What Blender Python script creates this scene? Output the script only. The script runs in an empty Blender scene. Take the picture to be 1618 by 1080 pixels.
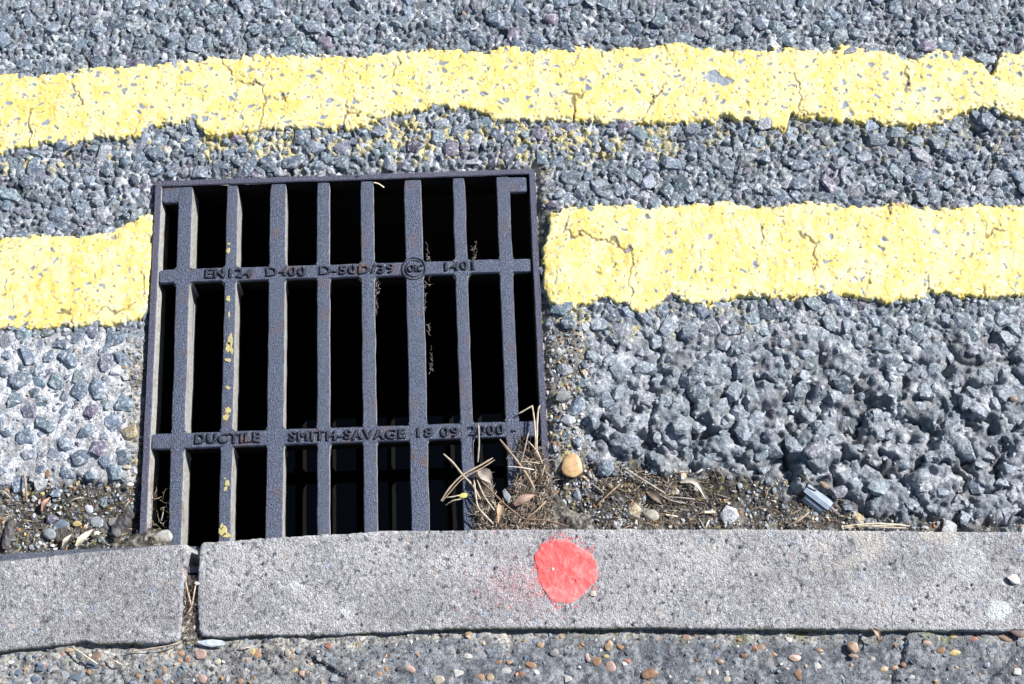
import bpy, bmesh, math, random
import numpy as np
from mathutils import Vector, Matrix
random.seed(7); rng = np.random.default_rng(7)
S = bpy.context.scene
R = math.radians

# ------------------------------------------------------------------ camera
TILT, DIST, FPX = R(19.3), 1.618, 2247.2
CAM = np.array([0.0, -DIST*math.sin(TILT), DIST*math.cos(TILT)])
cd = bpy.data.cameras.new('camera'); cam = bpy.data.objects.new('camera', cd)
S.collection.objects.link(cam); S.camera = cam
cam.location = CAM; cam.rotation_euler = (TILT, 0, 0)
cd.sensor_width = 36; cd.lens = 50; cd.clip_start = 0.05; cd.clip_end = 500

# ------------------------------------------------------------------ world, sun, exposure
SUN_EL, SUN_AZ = R(40), R(27)      # azimuth counter-clockwise from +X
w = bpy.data.worlds.new('World'); S.world = w; w.use_nodes = True
nt = w.node_tree; nt.nodes.clear()
sky = nt.nodes.new('ShaderNodeTexSky'); sky.sky_type = 'NISHITA'; sky.sun_disc = False
sky.sun_elevation = SUN_EL; sky.sun_rotation = math.pi/2 - SUN_AZ
bg = nt.nodes.new('ShaderNodeBackground'); bg.inputs['Strength'].default_value = 0.055
wo = nt.nodes.new('ShaderNodeOutputWorld')
nt.links.new(sky.outputs[0], bg.inputs[0]); nt.links.new(bg.outputs[0], wo.inputs[0])
sl = bpy.data.lights.new('sun', 'SUN'); sl.energy = 5.0; sl.angle = R(0.5); sl.color = (1.0, 0.965, 0.92)
sun = bpy.data.objects.new('sun', sl); S.collection.objects.link(sun)
sd = Vector((math.cos(SUN_EL)*math.cos(SUN_AZ), math.cos(SUN_EL)*math.sin(SUN_AZ), math.sin(SUN_EL)))
sun.rotation_euler = sd.to_track_quat('Z', 'Y').to_euler(); sun.location = sd*5
S.view_settings.view_transform = 'Standard'; S.view_settings.look = 'None'
S.view_settings.gamma = 1; S.view_settings.use_curve_mapping = False
S.view_settings.exposure = 0.58

# ------------------------------------------------------------------ image coordinates: image pixels cast through the camera onto a level plane (1 pixel about 0.72 mm) <-> metres
ct, st = math.cos(TILT), math.sin(TILT)
def P(u, v, z=0.0):
    a = u-809.0; b = 540.0-v
    dy = FPX*st + b*ct; dz = -FPX*ct + b*st
    t = (z-CAM[2])/dz
    return (a*t, CAM[1]+dy*t)
def UV(x, y, z=0.0):
    X = x; Y = y-CAM[1]; Z = z-CAM[2]
    dep = Y*st - Z*ct; up = Y*ct + Z*st
    return 809+FPX*X/dep, 540-FPX*up/dep
U = 0.00072

# ------------------------------------------------------------------ noise in numpy
def hsh(ix, iy, seed):
    h = (ix.astype(np.int64)*374761393 + iy.astype(np.int64)*668265263 + seed*2147483647) & 0xFFFFFFFF
    h = ((h ^ (h >> 13))*1274126177) & 0xFFFFFFFF
    h = ((h ^ (h >> 16))*2246822519) & 0xFFFFFFFF
    return ((h ^ (h >> 15)) & 0xFFFFFF)/float(0xFFFFFF)
def vn(x, y, s, seed=0):
    X = x/s; Y = y/s; ix = np.floor(X); iy = np.floor(Y); fx = X-ix; fy = Y-iy
    fx = fx*fx*(3-2*fx); fy = fy*fy*(3-2*fy)
    a = hsh(ix, iy, seed); b = hsh(ix+1, iy, seed); c = hsh(ix, iy+1, seed); d = hsh(ix+1, iy+1, seed)
    return (a*(1-fx)+b*fx)*(1-fy)+(c*(1-fx)+d*fx)*fy
def fbm(x, y, s, seed=0, o=3):
    r = 0; a = 1; t = 0
    for i in range(o):
        c, q = math.cos(i*1.1), math.sin(i*1.1)
        r = r + a*vn(x*c-y*q, x*q+y*c, s/2**i, seed+i*17); t += a; a *= .55
    return r/t
def worley(x, y, s, seed=0):
    X = x/s; Y = y/s; ix = np.floor(X); iy = np.floor(Y)
    f1 = np.full(X.shape, 9.0); f2 = f1.copy(); cid = f1*0
    for dx in (-1, 0, 1):
        for dy in (-1, 0, 1):
            a = ix+dx; b = iy+dy
            px_ = a+.1+.8*hsh(a, b, seed); py_ = b+.1+.8*hsh(a, b, seed+5)
            d = np.hypot(X-px_, Y-py_); near = d < f1
            f2 = np.where(near, f1, np.minimum(f2, d))
            cid = np.where(near, hsh(a, b, seed+9), cid); f1 = np.where(near, d, f1)
    return f1, f2, cid
def facets(x, y, s, seed, tilt=.35, groove=.22):
    """angular stones set in a bed: (relief -.5..1, cell id, inside mask)"""
    X = x/s; Y = y/s; ix = np.floor(X); iy = np.floor(Y)
    f1 = np.full(X.shape, 9.0); f2 = f1.copy(); cid = f1*0; DX = f1*0; DY = f1*0
    for dx in (-1, 0, 1):
        for dy in (-1, 0, 1):
            a = ix+dx; b = iy+dy
            ox = X-(a+.05+.9*hsh(a, b, seed)); oy = Y-(b+.05+.9*hsh(a, b, seed+5))
            d = np.hypot(ox, oy); near = d < f1
            f2 = np.where(near, f1, np.minimum(f2, d)); cid = np.where(near, hsh(a, b, seed+9), cid)
            DX = np.where(near, ox, DX); DY = np.where(near, oy, DY); f1 = np.where(near, d, f1)
    a = cid*91.7; k = ss(0, groove*2, (f2-f1))
    # two intersecting planes make a ridge
    p1 = DX*np.cos(a)+DY*np.sin(a); p2 = -DX*np.sin(a*1.7)+DY*np.cos(a*1.7)
    rel = (.45+.55*np.modf(cid*57.3)[0]) - np.maximum(p1*1.1, p2*.9)*tilt*2.2
    return rel*k-.25*(1-k), cid, k
def ss(a, b, x):
    t = np.clip((x-a)/(b-a), 0, 1); return t*t*(3-2*t)
def lerp(a, b, t): return a+(b-a)*t
def mixc(c, col, t):
    return c*(1-t[..., None]) + np.array(col)[None, :]*t[..., None]
def crv(pts, u):
    p = np.array(pts, float); return np.interp(u, p[:, 0], p[:, 1])

# ------------------------------------------------------------------ materials
def mat(name, base=(.5, .5, .5), attr=None, objcol=False, rough=.8, metal=0, spec=.5, mott=(.75, 1.25), mscale=300,
        bump=.4, bscale=900, bdist=.0006, dust=None, dscale=500, dthr=(.5, .62), emis=None):
    m = bpy.data.materials.new(name); m.use_nodes = True; n = m.node_tree.nodes; l = m.node_tree.links
    b = n['Principled BSDF']; b.inputs['Roughness'].default_value = rough; b.inputs['Metallic'].default_value = metal
    b.inputs['Specular IOR Level'].default_value = spec
    tc = n.new('ShaderNodeTexCoord'); co = tc.outputs['Object']
    if attr:
        a = n.new('ShaderNodeAttribute'); a.attribute_name = attr; c0 = a.outputs['Color']
    elif objcol:
        a = n.new('ShaderNodeObjectInfo'); c0 = a.outputs['Color']
    else:
        a = n.new('ShaderNodeRGB'); a.outputs[0].default_value = (*base, 1); c0 = a.outputs[0]
    geo = n.new('ShaderNodeNewGeometry'); co = geo.outputs['Position']
    nz = n.new('ShaderNodeTexNoise'); nz.inputs['Scale'].default_value = mscale; nz.inputs['Detail'].default_value = 3
    l.new(co, nz.inputs['Vector'])
    mr = n.new('ShaderNodeMapRange'); mr.inputs[1].default_value = .3; mr.inputs[2].default_value = .7
    mr.inputs[3].default_value = mott[0]; mr.inputs[4].default_value = mott[1]; l.new(nz.outputs['Fac'], mr.inputs[0])
    mx = n.new('ShaderNodeVectorMath'); mx.operation = 'SCALE'; l.new(c0, mx.inputs[0]); l.new(mr.outputs[0], mx.inputs['Scale'])
    out = mx.outputs[0]
    if dust:
        n2 = n.new('ShaderNodeTexNoise'); n2.inputs['Scale'].default_value = dscale; n2.inputs['Detail'].default_value = 5
        l.new(co, n2.inputs['Vector'])
        r2 = n.new('ShaderNodeMapRange'); r2.inputs[1].default_value = dthr[0]; r2.inputs[2].default_value = dthr[1]
        l.new(n2.outputs['Fac'], r2.inputs[0])
        mm = n.new('ShaderNodeMix'); mm.data_type = 'RGBA'; l.new(r2.outputs[0], mm.inputs[0]); l.new(out, mm.inputs[6])
        mm.inputs[7].default_value = (*dust, 1); out = mm.outputs[2]
    l.new(out, b.inputs['Base Color'])
    if bump:
        n3 = n.new('ShaderNodeTexNoise'); n3.inputs['Scale'].default_value = bscale; n3.inputs['Detail'].default_value = 4
        l.new(co, n3.inputs['Vector'])
        bp = n.new('ShaderNodeBump'); bp.inputs['Strength'].default_value = bump; bp.inputs['Distance'].default_value = bdist
        l.new(n3.outputs['Fac'], bp.inputs['Height']); l.new(bp.outputs[0], b.inputs['Normal'])
    return m
M_ground = mat('worn asphalt binder', attr='Col', rough=.85, mott=(.62, 1.3), mscale=480, bump=1.0, bscale=600, bdist=.0016)
M_stone = mat('crushed slate stone', attr='Col', rough=.5, mott=(.5, 1.5), mscale=430, bump=.9, bscale=520, bdist=.0014, dust=(.46, .49, .53), dscale=230, dthr=(.52, .66))
M_stoneo = mat('crushed slate stone chipping', objcol=True, rough=.5, mott=(.5, 1.5), mscale=430, bump=.9, bscale=520, bdist=.0014, dust=(.46, .49, .53), dscale=230, dthr=(.52, .66))
M_pebble = mat('smooth flint pebble', objcol=True, rough=.45, mott=(.7, 1.2), mscale=220, bump=.25, bscale=500, bdist=.0005)
M_grit = mat('mixed grit', attr='Col', rough=.75, mott=(.8, 1.2), mscale=600, bump=.2)
M_yellow = mat('yellow thermoplastic paint', attr='Col', rough=.6, mott=(.9, 1.08), mscale=500, bump=.5, bscale=600, bdist=.0006)
M_kerb = mat('kerb concrete', attr='Col', rough=.85, mott=(.4, 1.5), mscale=820, bump=1.0, bscale=620, bdist=.0022)
M_red = mat('red spray paint', attr='Col', rough=.55, mott=(.9, 1.1), mscale=400, bump=.5, bscale=500, bdist=.0008)
M_straw = mat('dry straw', objcol=True, rough=.6, mott=(.7, 1.25), mscale=180, bump=.2)
M_litter = mat('fine plant litter', attr='Col', rough=.7, mott=(.7, 1.3), mscale=300, bump=0)
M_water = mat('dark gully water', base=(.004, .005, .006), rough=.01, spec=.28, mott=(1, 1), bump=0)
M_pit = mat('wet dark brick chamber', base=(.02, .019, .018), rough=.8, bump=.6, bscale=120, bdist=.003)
M_plastic = mat('grey translucent plastic', base=(.22, .28, .37), rough=.5, mott=(.85, 1.1), mscale=150, bump=.15, bscale=300)
M_flake = mat('stray yellow paint flake', base=(.48, .42, .19), rough=.7, mott=(.8, 1.1))

def iron(name, base, rust_amt=(.60, .74)):
    m = mat(name, base=base, rough=.42, metal=.35, spec=.8, mott=(.5, 1.7), mscale=520, bump=.9, bscale=760, bdist=.0020,
            dust=(.125, .082, .085), dscale=48, dthr=rust_amt)
    n = m.node_tree.nodes; l = m.node_tree.links; b = n['Principled BSDF']
    nz = n.new('ShaderNodeTexNoise'); nz.inputs['Scale'].default_value = 900
    geo = n.new('ShaderNodeNewGeometry'); l.new(geo.outputs['Position'], nz.inputs['Vector'])
    mr = n.new('ShaderNodeMapRange'); mr.inputs[1].default_value = .35; mr.inputs[2].default_value = .65
    mr.inputs[3].default_value = .28; mr.inputs[4].default_value = .6
    l.new(nz.outputs['Fac'], mr.inputs[0]); l.new(mr.outputs[0], b.inputs['Roughness'])
    return m
M_iron = iron('weathered cast iron', (.072, .09, .142), (.56, .76))
M_letter = iron('dark raised cast lettering', (.03, .035, .055), (.60, .74))
M_side = mat('dusty scaled iron flank painted sunlit', base=(.40, .40, .39), rough=.8, mott=(.6, 1.15), mscale=260, bump=.5, bscale=400, bdist=.001, dust=(.22, .15, .10), dscale=45, dthr=(.55, .75))  # pale dust tone also paints the sunlight on bar flanks and left rim wall
M_dark = mat('black iron flank painted shaded', base=(.008, .007, .0075), rough=.9, spec=.1, bump=.5, bscale=300, bdist=.001)  # near-black paints the shade on cross bar sides, tabs and other rim walls
M_rim = iron('weathered cast iron rim', (.075, .078, .125), (.66, .8))

# ------------------------------------------------------------------ mesh helpers
def mk(name, V, F, m=None, col=None, smooth=False, parent=None):
    V = np.asarray(V, np.float32); F = np.asarray(F, np.int32); k = F.shape[1]
    me = bpy.data.meshes.new(name); me.vertices.add(len(V)); me.vertices.foreach_set('co', V.ravel())
    me.loops.add(F.size); me.loops.foreach_set('vertex_index', F.ravel())
    me.polygons.add(len(F)); me.polygons.foreach_set('loop_start', np.arange(0, F.size, k, dtype=np.int32))
    me.polygons.foreach_set('loop_total', np.full(len(F), k, np.int32))
    me.polygons.foreach_set('use_smooth', np.full(len(F), smooth, bool))
    me.update(calc_edges=True)
    if col is not None:
        a = me.color_attributes.new('Col', 'FLOAT_COLOR', 'POINT')
        c = np.ones((len(V), 4), np.float32); c[:, :3] = np.clip(col, 0, 1); a.data.foreach_set('color', c.ravel())
    if m: me.materials.append(m)
    o = bpy.data.objects.new(name, me); S.collection.objects.link(o)
    if parent: o.parent = parent
    return o
def tag(o, label=None, cat=None, group=None, kind=None):
    for k, v in (('label', label), ('category', cat), ('group', group), ('kind', kind)):
        if v: o[k] = v
    return o
def empty(name, loc=(0, 0, 0)):
    o = bpy.data.objects.new(name, None); S.collection.objects.link(o); o.location = loc; o.empty_display_size = .02
    return o
def sheet(name, xs, ys, f, m, keep=None, parent=None, smooth=True):
    """height-field sheet; f(x, y) -> z, colour (n,3), keepmask"""
    X, Y = np.meshgrid(xs, ys); x = X.ravel(); y = Y.ravel()
    z, col, kp = f(x, y)
    nx, ny = len(xs), len(ys); i = np.arange(nx*ny).reshape(ny, nx)
    F = np.stack([i[:-1, :-1].ravel(), i[:-1, 1:].ravel(), i[1:, 1:].ravel(), i[1:, :-1].ravel()], 1)
    if kp is not None:
        F = F[kp[F].any(1)]
        used = np.unique(F); rem = np.zeros(nx*ny, np.int64); rem[used] = np.arange(len(used)); F = rem[F]
        x, y, z, col = x[used], y[used], z[used], col[used]
    return mk(name, np.stack([x, y, z], 1), F, m, col, smooth, parent)
def frange(a, b, s): return np.linspace(a, b, max(2, int(round((b-a)/s))+1))

# ------------------------------------------------------------------ outlines of the place in image pixels
FR = [(245, 285), (845, 265), (875.5, 905), (216.5, 905)]          # outside corners of the drain frame
FRw = [P(u, v) for u, v in FR]
def inpoly(x, y, poly, grow=0.0):
    """signed inside distance (m), positive inside; convex, clockwise in plan"""
    d = np.full(np.shape(x), 9.0)
    for i in range(4):
        ax, ay = poly[i]; bx, by = poly[(i+1) % 4]
        L = math.hypot(bx-ax, by-ay); nx_, ny_ = (by-ay)/L, -(bx-ax)/L
        d = np.minimum(d, (x-ax)*nx_+(y-ay)*ny_)
    return d+grow
KT = [(-3000, 878), (0, 872), (150, 864), (300, 858), (316, 856), (500, 845), (620, 838), (870, 835), (1200, 835), (1618, 841), (4000, 846)]
KB = [(-3000, 1046), (0, 1030), (110, 1018), (150, 1019), (285, 1015), (316, 1007), (500, 1003), (700, 995), (1000, 993), (1300, 995), (1618, 997), (4000, 1002)]

UP_T = [(-900, 200), (0, 118), (60, 122), (100, 112), (200, 106), (250, 102), (340, 92), (440, 88), (560, 90), (640, 79), (740, 82), (800, 78), (880, 80), (960, 76), (1040, 73), (1080, 70), (1120, 80), (1200, 78), (1300, 82), (1340, 72), (1400, 82), (1450, 92), (1480, 80), (1550, 96), (1566, 120), (1582, 86), (1618, 82), (2600, 90)]
UP_B = [(-900, 320), (0, 240), (60, 230), (100, 224), (150, 220), (220, 214), (240, 200), (285, 190), (305, 193), (322, 210), (334, 216), (400, 210), (460, 200), (540, 206), (600, 190), (660, 172), (740, 172), (790, 192), (850, 192), (930, 190), (1000, 192), (1070, 196), (1130, 188), (1150, 182), (1240, 206), (1250, 180), (1310, 192), (1400, 195), (1480, 200), (1530, 176), (1570, 165), (1600, 190), (1618, 195), (2600, 200)]
LL_T = [(-900, 400), (0, 378), (60, 372), (130, 371), (180, 365), (215, 345), (240, 336)]
LL_B = [(-900, 560), (0, 519), (60, 519), (100, 515), (190, 513), (215, 505), (230, 488), (240, 470)]
LR_T = [(855, 345), (872, 333), (940, 325), (1030, 329), (1100, 322), (1200, 327), (1300, 322), (1340, 328), (1400, 322), (1500, 330), (1560, 322), (1618, 325), (2600, 330)]
LR_B = [(855, 440), (868, 480), (900, 488), (960, 468), (1010, 499), (1060, 470), (1120, 486), (1180, 465), (1250, 473), (1300, 462), (1400, 479), (1480, 462), (1540, 471), (1618, 468), (2600, 475)]
def band_sd(u, v, T, B, lo=None, hi=None):
    m = np.minimum(v-crv(T, u), crv(B, u)-v)
    if lo is not None: m = np.minimum(m, u-lo)
    if hi is not None: m = np.minimum(m, hi-u)
    return m*U
def edge_noise(x, y, s=0):
    return (fbm(x, y, .016, 31+s, 3)-.5)*.010 + (worley(x, y, .0095, 33)[2]-.5)*.0062 + (vn(x, y, .003, 37+s)-.5)*.0022
def bands(x, y, u, v):
    e = edge_noise(x, y)
    a = band_sd(u, v, UP_T, UP_B)
    b = band_sd(u, v, LL_T, LL_B, None, 241-(v-336)*.05-3*0)
    lo = 870-14*ss(340, 400, v)+4*ss(430, 480, v)
    c = band_sd(u, v, LR_T, LR_B, lo)
    return a+e*.8, b+e*.7, c+e*.8
def zones(x, y, u, v):
    n1 = (fbm(x, y, .05, 3, 3)-.5); n2 = (fbm(x, y, .02, 8, 3)-.5)
    B = ss(905, 960, u+n1*90)*ss(478, 560, v+n1*80)
    gut = crv([(-3000, 775), (0, 765), (60, 758), (160, 758), (230, 760), (860, 745), (930, 738), (1040, 732), (1140, 752), (1250, 768), (1330, 790), (1360, 822), (1500, 826), (1700, 830), (4000, 835)], u)
    D = ss(-12, 14, v-gut+n2*55)
    E = ss(845, 855, u)*(1-ss(915, 945, u+n1*50))*ss(470, 520, v+n1*40)
    E = np.maximum(E, ss(845, 850, u)*(1-ss(858, 880, u+n2*25))*ss(240, 262, v))
    E = np.maximum(E, ss(188, 214, u+n2*20)*(1-ss(250, 256, u))*ss(520, 560, v))
    C = (1-ss(190, 235, u+n1*40))*ss(515, 545, v+n2*20)
    B = B*(1-D)*(1-E); C = C*(1-D)*(1-E)
    return B, C, D, E
def ground(x, y):
    u, v = UV(x, y)
    B, C, D, E = zones(x, y, u, v)
    A = np.clip(1-B-C-D-E, 0, 1)
    f_l = fbm(x, y, .06, 11, 2)-.5; f_m = fbm(x, y, .012, 12, 3)-.5; f_s = vn(x, y, .0032, 14)-.5
    z = f_l*.004 + f_m*.0034 + f_s*.0014
    wx = x+(fbm(x, y, .007, 22, 2)-.5)*.005; wy = y+(fbm(x, y, .007, 23, 2)-.5)*.005
    r1, i1, k1_ = facets(wx, wy, .0105, 21); r3, i3, k3_ = facets(wx*.9+wy*.3, wy*.9-wx*.3, .0055, 27)
    bm_ = bands(x, y, u, v); under = ss(.0015, .0045, np.maximum(np.maximum(bm_[0], bm_[1]), bm_[2])); bf = 1-.8*under
    z = z*(1-.6*under) + A*((r1-.5)*.0042+(r3-.5)*.0014-.0006)*bf
    hol = ss(.62, .80, fbm(x, y, .013, 29, 3))
    z = z - A*hol*.0048*bf
    # eroded crust on the right: broad lumps, hollows, coated stones
    l1, l2, li = worley(x+f_m*.03, y+f_l*.06, .050, 41)
    lump = (1-np.clip(l1, 0, 1)**2)*.010*(.5+.8*li) - .010*np.exp(-((l2-l1)/.11)**2)
    r2, i2, k2_ = facets(wx+f_m*.004, wy, .0135, 43, .5, .30)
    hb = ss(.50, .68, fbm(x+.2, y, .024, 46, 3)); rise = ss(540, 700, v)
    e1, e2, ei = worley((wx*.85+wy*.5)*.78+f_m*.006, wy*.85-wx*.5, .0125, 44)
    dome = (1-np.clip(e1/.75, 0, 1)**2)*(ei > .3)*(.4+.9*ei)
    small = bf*(dome*.0050+(r2-.4)*.0018)+(fbm(x, y, .016, 47, 2)-.5)*.0100+(r3-.5)*.0006+(fbm(x, y, .004, 49, 2)-.5)*.0012-hb*.0075
    z = z + B*(lump*(.50+.45*rise)+small*(.60+.28*rise)-.0040*(.6+.4*rise))
    z = z - D*(.0075 + (fbm(x, y, .03, 51, 3)-.5)*.008 - (vn(x, y, .0022, 53)-.5)*.0022)
    z = z - E*(.0025 + (fbm(x, y, .02, 55, 3)-.5)*.004 - (vn(x, y, .002, 53)-.5)*.0015)
    z = z + C*((r3-.5)*.0006)
    # hole in the surface top right and crack
    for (cu, cv, r, dep) in ((1560, 255, 22, .006), (1195, 600, 20, .006), (1290, 640, 24, .007), (1105, 640, 20, .006), (1420, 690, 26, .006), (1250, 720, 22, .006), (1540, 205, 26, .008), (720, 18, 16, .007), (1500, 178, 22, .005), (1000, 560, 22, .009), (950, 520, 14, .004), (1110, 775, 40, .004)):
        z = z - dep*np.exp(-((u-cu)**2+(v-cv)**2)/r**2)
    # gap round the frame
    d = -inpoly(x, y, FRw)
    g = np.exp(-(np.clip(d, 0, 1)/.0045)**2)
    left = ss(0, 60, 250-u+0*v)*ss(430, 520, v)
    z = z - g*(.0015+.010*np.clip(left, 0, 1)+.004*(u > 840)) - .004*np.exp(-(np.clip(d-.002, 0, 1)/.012)**2)*(d > 0)
    # ---- colour
    n = fbm(x, y, .010, 61, 4); n2 = fbm(x, y, .0032, 65, 2); nl = fbm(x, y, .09, 67, 3)
    c = np.empty((len(x), 3)); c[:] = (.215, .245, .275)
    c = mixc(c, (.54, .57, .61), ss(.44, .64, n+.3*(nl-.5)))
    slate = np.array([(.115, .155, .195), (.15, .195, .235), (.125, .16, .185), (.19, .225, .26), (.145, .15, .195)])
    sl1 = slate[(i1*4.99).astype(int)]; t = (ss(.45, .9, k1_)*(i1 > .25)*(.55+.45*ss(.35, .55, n2)))[:, None]*A[:, None]; c = c*(1-t)+sl1*t
    c = mixc(c, (.05, .055, .068), ss(.54, .68, n2)*.8*A*(1-.6*k1_))
    c = mixc(c, (.07, .07, .075), hol*.6*A)
    cB = np.empty_like(c); cB[:] = (.25, .275, .31); cB = mixc(cB, (.48, .505, .54), ss(.40, .62, n)*.9)
    sl2 = slate[(i2*4.99).astype(int)]*1.15; t = (ss(.15, .55, dome)*(ei > .45)*.7)[:, None]; cB = cB*(1-t)+sl2*t
    cB = mixc(cB, (.11, .115, .13), ss(.58, .74, n2)*.55)
    cB = mixc(cB, (.10, .095, .09), hb*.45)
    cC = np.empty_like(c); cC[:] = (.58, .60, .64); cC = mixc(cC, (.28, .29, .31), ss(.46, .66, n)*.85); cC = mixc(cC, (.2, .19, .18), ss(.66, .8, n2)*.8)
    cD = np.empty_like(c); cD[:] = (.052, .050, .047); cD = mixc(cD, (.19, .185, .175), ss(.45, .65, n)); cD = mixc(cD, (.03, .026, .022), ss(.5, .64, n2)*.8)
    cE = np.empty_like(c); cE[:] = (.20, .195, .18); cE = mixc(cE, (.40, .40, .40), ss(.45, .65, n)); cE = mixc(cE, (.07, .065, .06), ss(.55, .7, n2)*.8)
    dk = ss(900, 1000, u)*ss(1200, 1080, u)
    cD = mixc(cD, (.028, .024, .021), np.exp(-(((u-1075)/130)**2+((v-775)/36)**2)**2)*.8)
    t = (B/(A+B+C+D+E+1e-6))[:, None]; c = c*(1-t)+cB*t
    c = c*(1-C[:, None])+cC*C[:, None]; c = c*(1-E[:, None])+cE*E[:, None]; c = c*(1-D[:, None])+cD*D[:, None]
    # worn remains of yellow paint between the stones
    ya = np.exp(-((v-225)/32.)**2)*ss(280, 330, u)*ss(1700, 1500, u)+.8*np.exp(-((v-crv(UP_B, u)-22)/18.)**2)+ .7*np.exp(-((v-505)/24.)**2)*ss(850, 900, u)*(1-ss(1250, 1400, u))+.5*np.exp(-((v-322)/14.)**2)*ss(150, 200, u)*(1-ss(245, 250, u))
    ym = ss(.52, .60, fbm(x, y, .014, 71, 3)+.12*(ya-1))*np.clip(ya*1.5, 0, 1)
    c = mixc(c, (.60, .53, .26), ym*.8*(1-.7*ss(900, 1300, u)))
    c = mixc(c, (.66, .55, .20), ss(.80, .86, vn(x, y, .004, 74))*(E*.7+D*.35)*.8)
    c = mixc(c, (.02, .02, .022), np.clip(g*left, 0, 1))
    return z, c
def Hz(x, y): return ground(np.atleast_1d(np.asarray(x, float)), np.atleast_1d(np.asarray(y, float)))[0]

# ------------------------------------------------------------------ road surface
def warp(fine_lo, fine_hi, s, mid, ms, far):
    a = [fine_hi]; st_ = ms
    while a[-1] < mid: a.append(a[-1]+ms)
    while a[-1] < far: st_ *= 1.5; a.append(a[-1]+st_)
    b = [fine_lo]; st_ = ms
    while b[-1] > -mid: b.append(b[-1]-ms)
    while b[-1] > -far: st_ *= 1.5; b.append(b[-1]-st_)
    return b[::-1], a
lo, hi = warp(-.655, .655, .0015, .95, .005, 60)
XS = np.concatenate([lo[:-1], frange(-.655, .655, .0015), hi[1:]])
_, yhi = warp(0, .44, .0015, .7, .005, 60)
ykerb = P(809, 905)[1]
YS = np.concatenate([frange(ykerb, .44, .0015), yhi[1:]])
def road_f(x, y):
    z, c = ground(x, y)
    hole = inpoly(x, y, FRw) > .0035
    far = np.hypot(x, y) > 1.2
    z = np.where(far, -.002, z)
    return z, c, ~hole
road = sheet('road', XS, YS, road_f, M_ground); tag(road, kind='structure', label='worn grey blue asphalt road with coarse exposed stones')

# ------------------------------------------------------------------ stone shapes
def hull(npts, flat=.6, elong=1.3, seed=0, smooth=0):
    r = np.random.default_rng(seed)
    p = r.normal(size=(npts, 3)); p /= np.linalg.norm(p, axis=1)[:, None]
    p *= r.uniform(.82, 1.08, (npts, 1)); p[:, 0] *= elong; p[:, 2] *= flat
    p[:, 2] = np.minimum(p[:, 2], flat*r.uniform(.55, .85))
    bm = bmesh.new(); vs = [bm.verts.new(q) for q in p]
    g = bmesh.ops.convex_hull(bm, input=vs)
    bmesh.ops.delete(bm, geom=[v for v in bm.verts if not v.link_faces], context='VERTS')
    bmesh.ops.triangulate(bm, faces=bm.faces[:]); bmesh.ops.recalc_face_normals(bm, faces=bm.faces[:])
    if smooth:
        for _ in range(smooth):
            bmesh.ops.subdivide_edges(bm, edges=bm.edges[:], cuts=1, use_grid_fill=True)
            bmesh.ops.smooth_vert(bm, verts=bm.verts[:], factor=.5, use_axis_x=True, use_axis_y=True, use_axis_z=True)
            bmesh.ops.triangulate(bm, faces=bm.faces[:])
    bm.verts.index_update()
    V = np.array([v.co[:] for v in bm.verts]); F = np.array([[v.index for v in f.verts] for f in bm.faces]); bm.free()
    V[:, :2] /= np.sqrt(np.abs(V[:, 0]).max()*np.abs(V[:, 1]).max())
    return V, F
STONES = [hull(26, random.uniform(.5, .8), random.uniform(1.05, 1.55), 100+i) for i in range(24)]
CHIPS = [hull(11, random.uniform(.5, .9), random.uniform(1.0, 1.6), 200+i) for i in range(12)]
PEBS = [hull(22, random.uniform(.55, .8), random.uniform(1.1, 1.5), 300+i, smooth=2) for i in range(8)]
def rotm(a, tx=0, ty=0): return np.array(Matrix.Rotation(a, 3, 'Z') @ Matrix.Rotation(tx, 3, 'X') @ Matrix.Rotation(ty, 3, 'Y'))
def scatter_mesh(name, items, shapes, m, parent=None, smooth=False):
    """items: (x, y, z, r, shape index, angle, tilt x, tilt y, colour)"""
    VV, FF, CC = [], [], []; off = 0
    for (x, y, z, r, k, a, tx, ty, c) in items:
        V, F = shapes[k]; W = (V*r)@rotm(a, tx, ty).T+(x, y, z)
        VV.append(W); FF.append(F+off); off += len(W); CC.append(np.broadcast_to(c, W.shape))
    return mk(name, np.concatenate(VV), np.concatenate(FF), m, np.concatenate(CC), smooth, parent)
def throw(n, rmin, rmax, ok, placed, x0, x1, y0, y1, fac=.92, power=1.0):
    """dart throwing, non-overlapping"""
    cell = .02; grid = {}
    for p in placed: grid.setdefault((int(p[0]//cell), int(p[1]//cell)), []).append(p)
    xs = rng.uniform(x0, x1, n); ys = rng.uniform(y0, y1, n); keep = ok(xs, ys)
    rs = (rmin+(rmax-rmin)*rng.random(n)**power); order = np.argsort(-rs); out = []
    for i in order:
        if not keep[i]: continue
        x, y, r = xs[i], ys[i], rs[i]; gx, gy = int(x//cell), int(y//cell); bad = False
        for a in (gx-1, gx, gx+1):
            for b in (gy-1, gy, gy+1):
                for q in grid.get((a, b), ()):
                    if (q[0]-x)**2+(q[1]-y)**2 < ((q[2]+r)*fac)**2: bad = True; break
                if bad: break
            if bad: break
        if bad: continue
        p = (x, y, r); out.append(p); grid.setdefault((gx, gy), []).append(p)
    return out
def okdens(which):
    def f(x, y):
        u, v = UV(x, y); B, C, D, E = zones(x, y, u, v); A = 1-B-C-D-E
        d = {'big': A*.92+B*.13+C*.25+D*.012+E*.05, 'small': A*.8+B*.16+C*.16+D*.14+E*.3}[which]
        ins = inpoly(x, y, FRw, .008) < 0
        kerb = v < crv(KT, u)-6
        # stay clear of the tan pebble and the plastic piece
        clr = ((u-904)**2+(v-734)**2 > 36**2)&((u-1291)**2+(v-790)**2 > 40**2)
        return (rng.random(len(x)) < d) & ins & kerb & clr
    return f
XR, Y0, Y1 = .80, ykerb, .56
big = throw(70000, .0038, .0118, okdens('big'), [], -XR, XR, Y0, Y1, .80, 1.35)
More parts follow.
